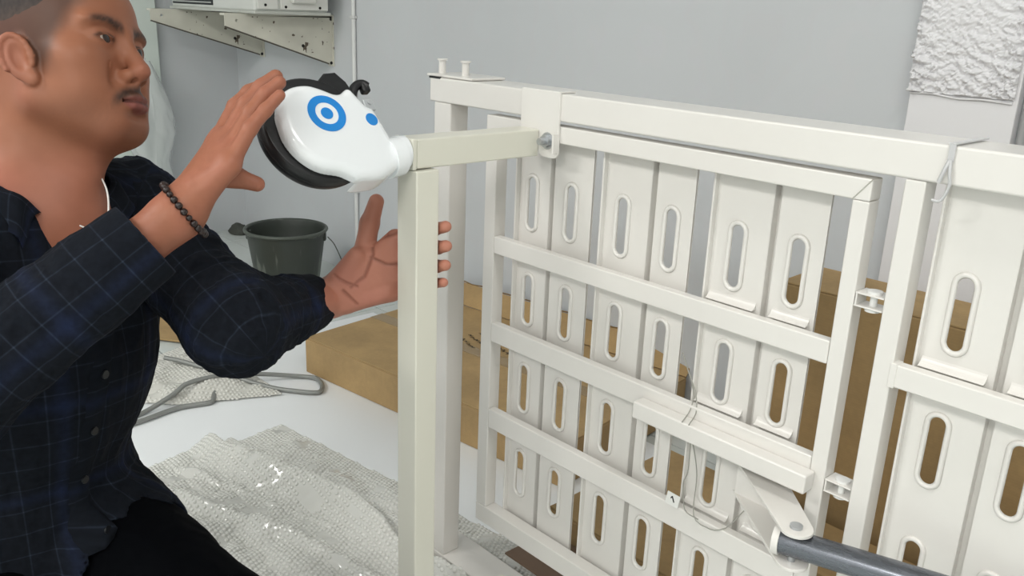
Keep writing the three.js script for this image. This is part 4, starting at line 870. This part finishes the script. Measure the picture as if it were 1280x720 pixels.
  // collar leaves
  function leaf(inner, outer, name, mat) {
    const n = 28, cA = new THREE.CatmullRomCurve3(inner.map((p) => V(...p))), cB = new THREE.CatmullRomCurve3(outer.map((p) => V(...p))), pos = [], uv = [], idx = [], m = 6;
    for (let i = 0; i <= n; i++) { const a = cA.getPoint(i / n), b = cB.getPoint(i / n); for (let j = 0; j <= m; j++) { const t = j / m, p = a.clone().lerp(b, t); p.y += 0.010 * Math.sin(Math.PI * Math.min(1, t * 1.3)) ; pos.push(p.x, p.y, p.z); uv.push(i / n * 1.6, t * 0.5); } }
    for (let i = 0; i < n; i++) for (let j = 0; j < m; j++) { const a = i * (m + 1) + j; idx.push(a, a + 1, a + m + 1, a + 1, a + m + 2, a + m + 1); }
    const g = new THREE.BufferGeometry(); g.setAttribute('position', new THREE.Float32BufferAttribute(pos, 3)); g.setAttribute('uv', new THREE.Float32BufferAttribute(uv, 2)); g.setIndex(idx); g.computeVertexNormals();
    // give it thickness
    const b = g.clone(), p = b.attributes.position, nn = g.attributes.normal; for (let i = 0; i < p.count; i++) p.setXYZ(i, p.getX(i) - nn.getX(i) * 0.003, p.getY(i) - nn.getY(i) * 0.003, p.getZ(i) - nn.getZ(i) * 0.003);
    const ix = b.index.array; for (let i = 0; i < ix.length; i += 3) { const q = ix[i]; ix[i] = ix[i + 1]; ix[i + 1] = q; } b.computeVertexNormals();
    return mesh(name, [g, b], mat, shirt);
  }
  const onFront = (l, y, off = 0.004) => { let t = 0.5; for (let i = 0; i < 80; i++) { const x = neck[0] + TL[0] * l + TF[0] * t, z = neck[2] + TL[2] * l + TF[2] * t, d = S.at(x, y, z); if (d < off) break; t -= Math.max(0.0015, (d - off) * 0.7); } return [neck[0] + TL[0] * l + TF[0] * t, y, neck[2] + TL[2] * l + TF[2] * t]; };
  const nb = (a, r, y) => { const c = Math.cos(a), q = Math.sin(a); return [0.040 + r * (TL[0] * q + TF[0] * c), y, 0.640 + r * (TL[2] * q + TF[2] * c)]; }; // ring round the neck
  leaf([nb(-2.9, 0.074, 0.872), nb(-2.2, 0.080, 0.868), nb(-1.5, 0.084, 0.858), nb(-0.9, 0.090, 0.846), onFront(-0.045, 0.822, 0.006)], [nb(-2.9, 0.104, 0.838), nb(-2.2, 0.112, 0.832), nb(-1.5, 0.122, 0.820), nb(-0.95, 0.118, 0.806), onFront(-0.085, 0.790, 0.006)], 'collar', cloth);
  leaf([nb(2.9, 0.074, 0.872), nb(2.2, 0.080, 0.866), nb(1.5, 0.084, 0.852), nb(0.9, 0.090, 0.838), onFront(0.035, 0.812, 0.006)].reverse(), [nb(2.9, 0.104, 0.838), nb(2.2, 0.112, 0.832), nb(1.5, 0.122, 0.815), nb(0.95, 0.118, 0.80), onFront(0.075, 0.785, 0.006)].reverse(), 'collar', cloth);
  // placket with buttons
  {
    const n = 40, pos = [], uv = [], idx = [];
    for (let i = 0; i <= n; i++) { const t = i / n, y = lerp(0.775, 0.375, t), l = lerp(-0.010, -0.045, t) + 0.006 * Math.sin(t * 9); for (let j = 0; j <= 4; j++) { const p = onFront(l + (j / 4 - 0.5) * 0.034, y, j === 0 || j === 4 ? 0.002 : 0.0065); pos.push(...p); uv.push(0.19 + j / 4 * 0.12, y / 0.13); } }
    for (let i = 0; i < n; i++) for (let j = 0; j < 4; j++) { const a = i * 5 + j; idx.push(a, a + 5, a + 1, a + 1, a + 5, a + 6); }
    const g = new THREE.BufferGeometry(); g.setAttribute('position', new THREE.Float32BufferAttribute(pos, 3)); g.setAttribute('uv', new THREE.Float32BufferAttribute(uv, 2)); g.setIndex(idx); g.computeVertexNormals();
    mesh('placket', g, new THREE.MeshPhysicalMaterial({ color: 0xffffff, map: plaid, roughness: 0.95, specularIntensity: 0.25, side: THREE.DoubleSide }), shirt);
    for (const y of [0.70, 0.62, 0.545, 0.47, 0.405]) { const t = (0.775 - y) / 0.40, p = onFront(lerp(-0.010, -0.045, t) + 0.006 * Math.sin(t * 9), y, 0.0085); const b = new THREE.CylinderGeometry(0.0052, 0.0055, 0.0022, 18); b.rotateX(Math.PI / 2); b.rotateY(Math.atan2(TF[0], TF[2])); b.translate(...p); mesh('button', b, std(0x121418, 0.4), shirt); }
  }
  // trousers
  const T = new Field();
  T.ell(hip, [0.150, 0.11, 0.115], 0.04, 1, tm);
  T.chain([hipL, kneeL, ankL], [0.090, 0.066, 0.050], 0.03); T.chain([hipR, kneeR, ankR], [0.090, 0.072, 0.050], 0.03);
  T.add((x, y, z) => y - 0.025, 0, 0, 0, 9, 0.004, null, -1);
  const tg = surfaceNets(T, [-0.2, 0.01, 0.34], [0.52, 0.5, 1.0], 0.0075, (x, y, z) => fold(x, y, z, 0.010, 14, 14, 14));
  mesh('trousers', tg, new THREE.MeshPhysicalMaterial({ color: 0x030407, roughness: 0.95, specularIntensity: 0.15 }), man);
  // shoes
  for (const [a, dir] of [[ankL, [0.9, 0, 0.2]], [ankR, [-0.5, -0.2, 0.25]]]) { const f = new Field(); f.cone([a[0], 0.045, a[2]], [a[0] + dir[0] * 0.15, 0.038, a[2] + dir[2] * 0.15], 0.038, 0.033, 0.02); f.add((x, y, z) => y - 0.012, 0, 0, 0, 9, 0.004, null, -1); mesh('shoe', surfaceNets(f, [a[0] - 0.2, 0, a[2] - 0.15], [a[0] + 0.22, 0.12, a[2] + 0.15], 0.008), std(0x15151a, 0.6), man); }
  // bead bracelet on the right wrist
  {
    const w = mix(elbR, wrR, 1.03), d = V(wrR[0] - elbR[0], wrR[1] - elbR[1], wrR[2] - elbR[2]).normalize(), e1 = V(0, 1, 0).cross(d).normalize(), e2 = d.clone().cross(e1), gs = [];
    for (let i = 0; i < 26; i++) { const a = 2 * Math.PI * i / 26, q = V(...w).addScaledVector(e1, 0.0315 * Math.cos(a)).addScaledVector(e2, 0.0345 * Math.sin(a)).addScaledVector(d, 0.004 * Math.cos(a)); gs.push(new THREE.SphereGeometry(i % 4 === 1 ? 0.0036 : 0.0042, 10, 8).translate(q.x, q.y, q.z)); }
    const b = mesh('bracelet', gs, std(0x231512, 0.3), man); b.userData.label = 'dark bead bracelet';
  }
  const nl = mesh('necklace', tube([[0.055, 0.872, 0.575], [0.115, 0.842, 0.577], [0.142, 0.815, 0.586], [0.1505, 0.800, 0.594], [0.143, 0.797, 0.602], [0.12, 0.806, 0.622]], 0.0011, 50, 6), std(0xe2e0dc, 0.4), man); nl.userData.label = 'thin white neck cord';
}
renderer.render(scene, camera);
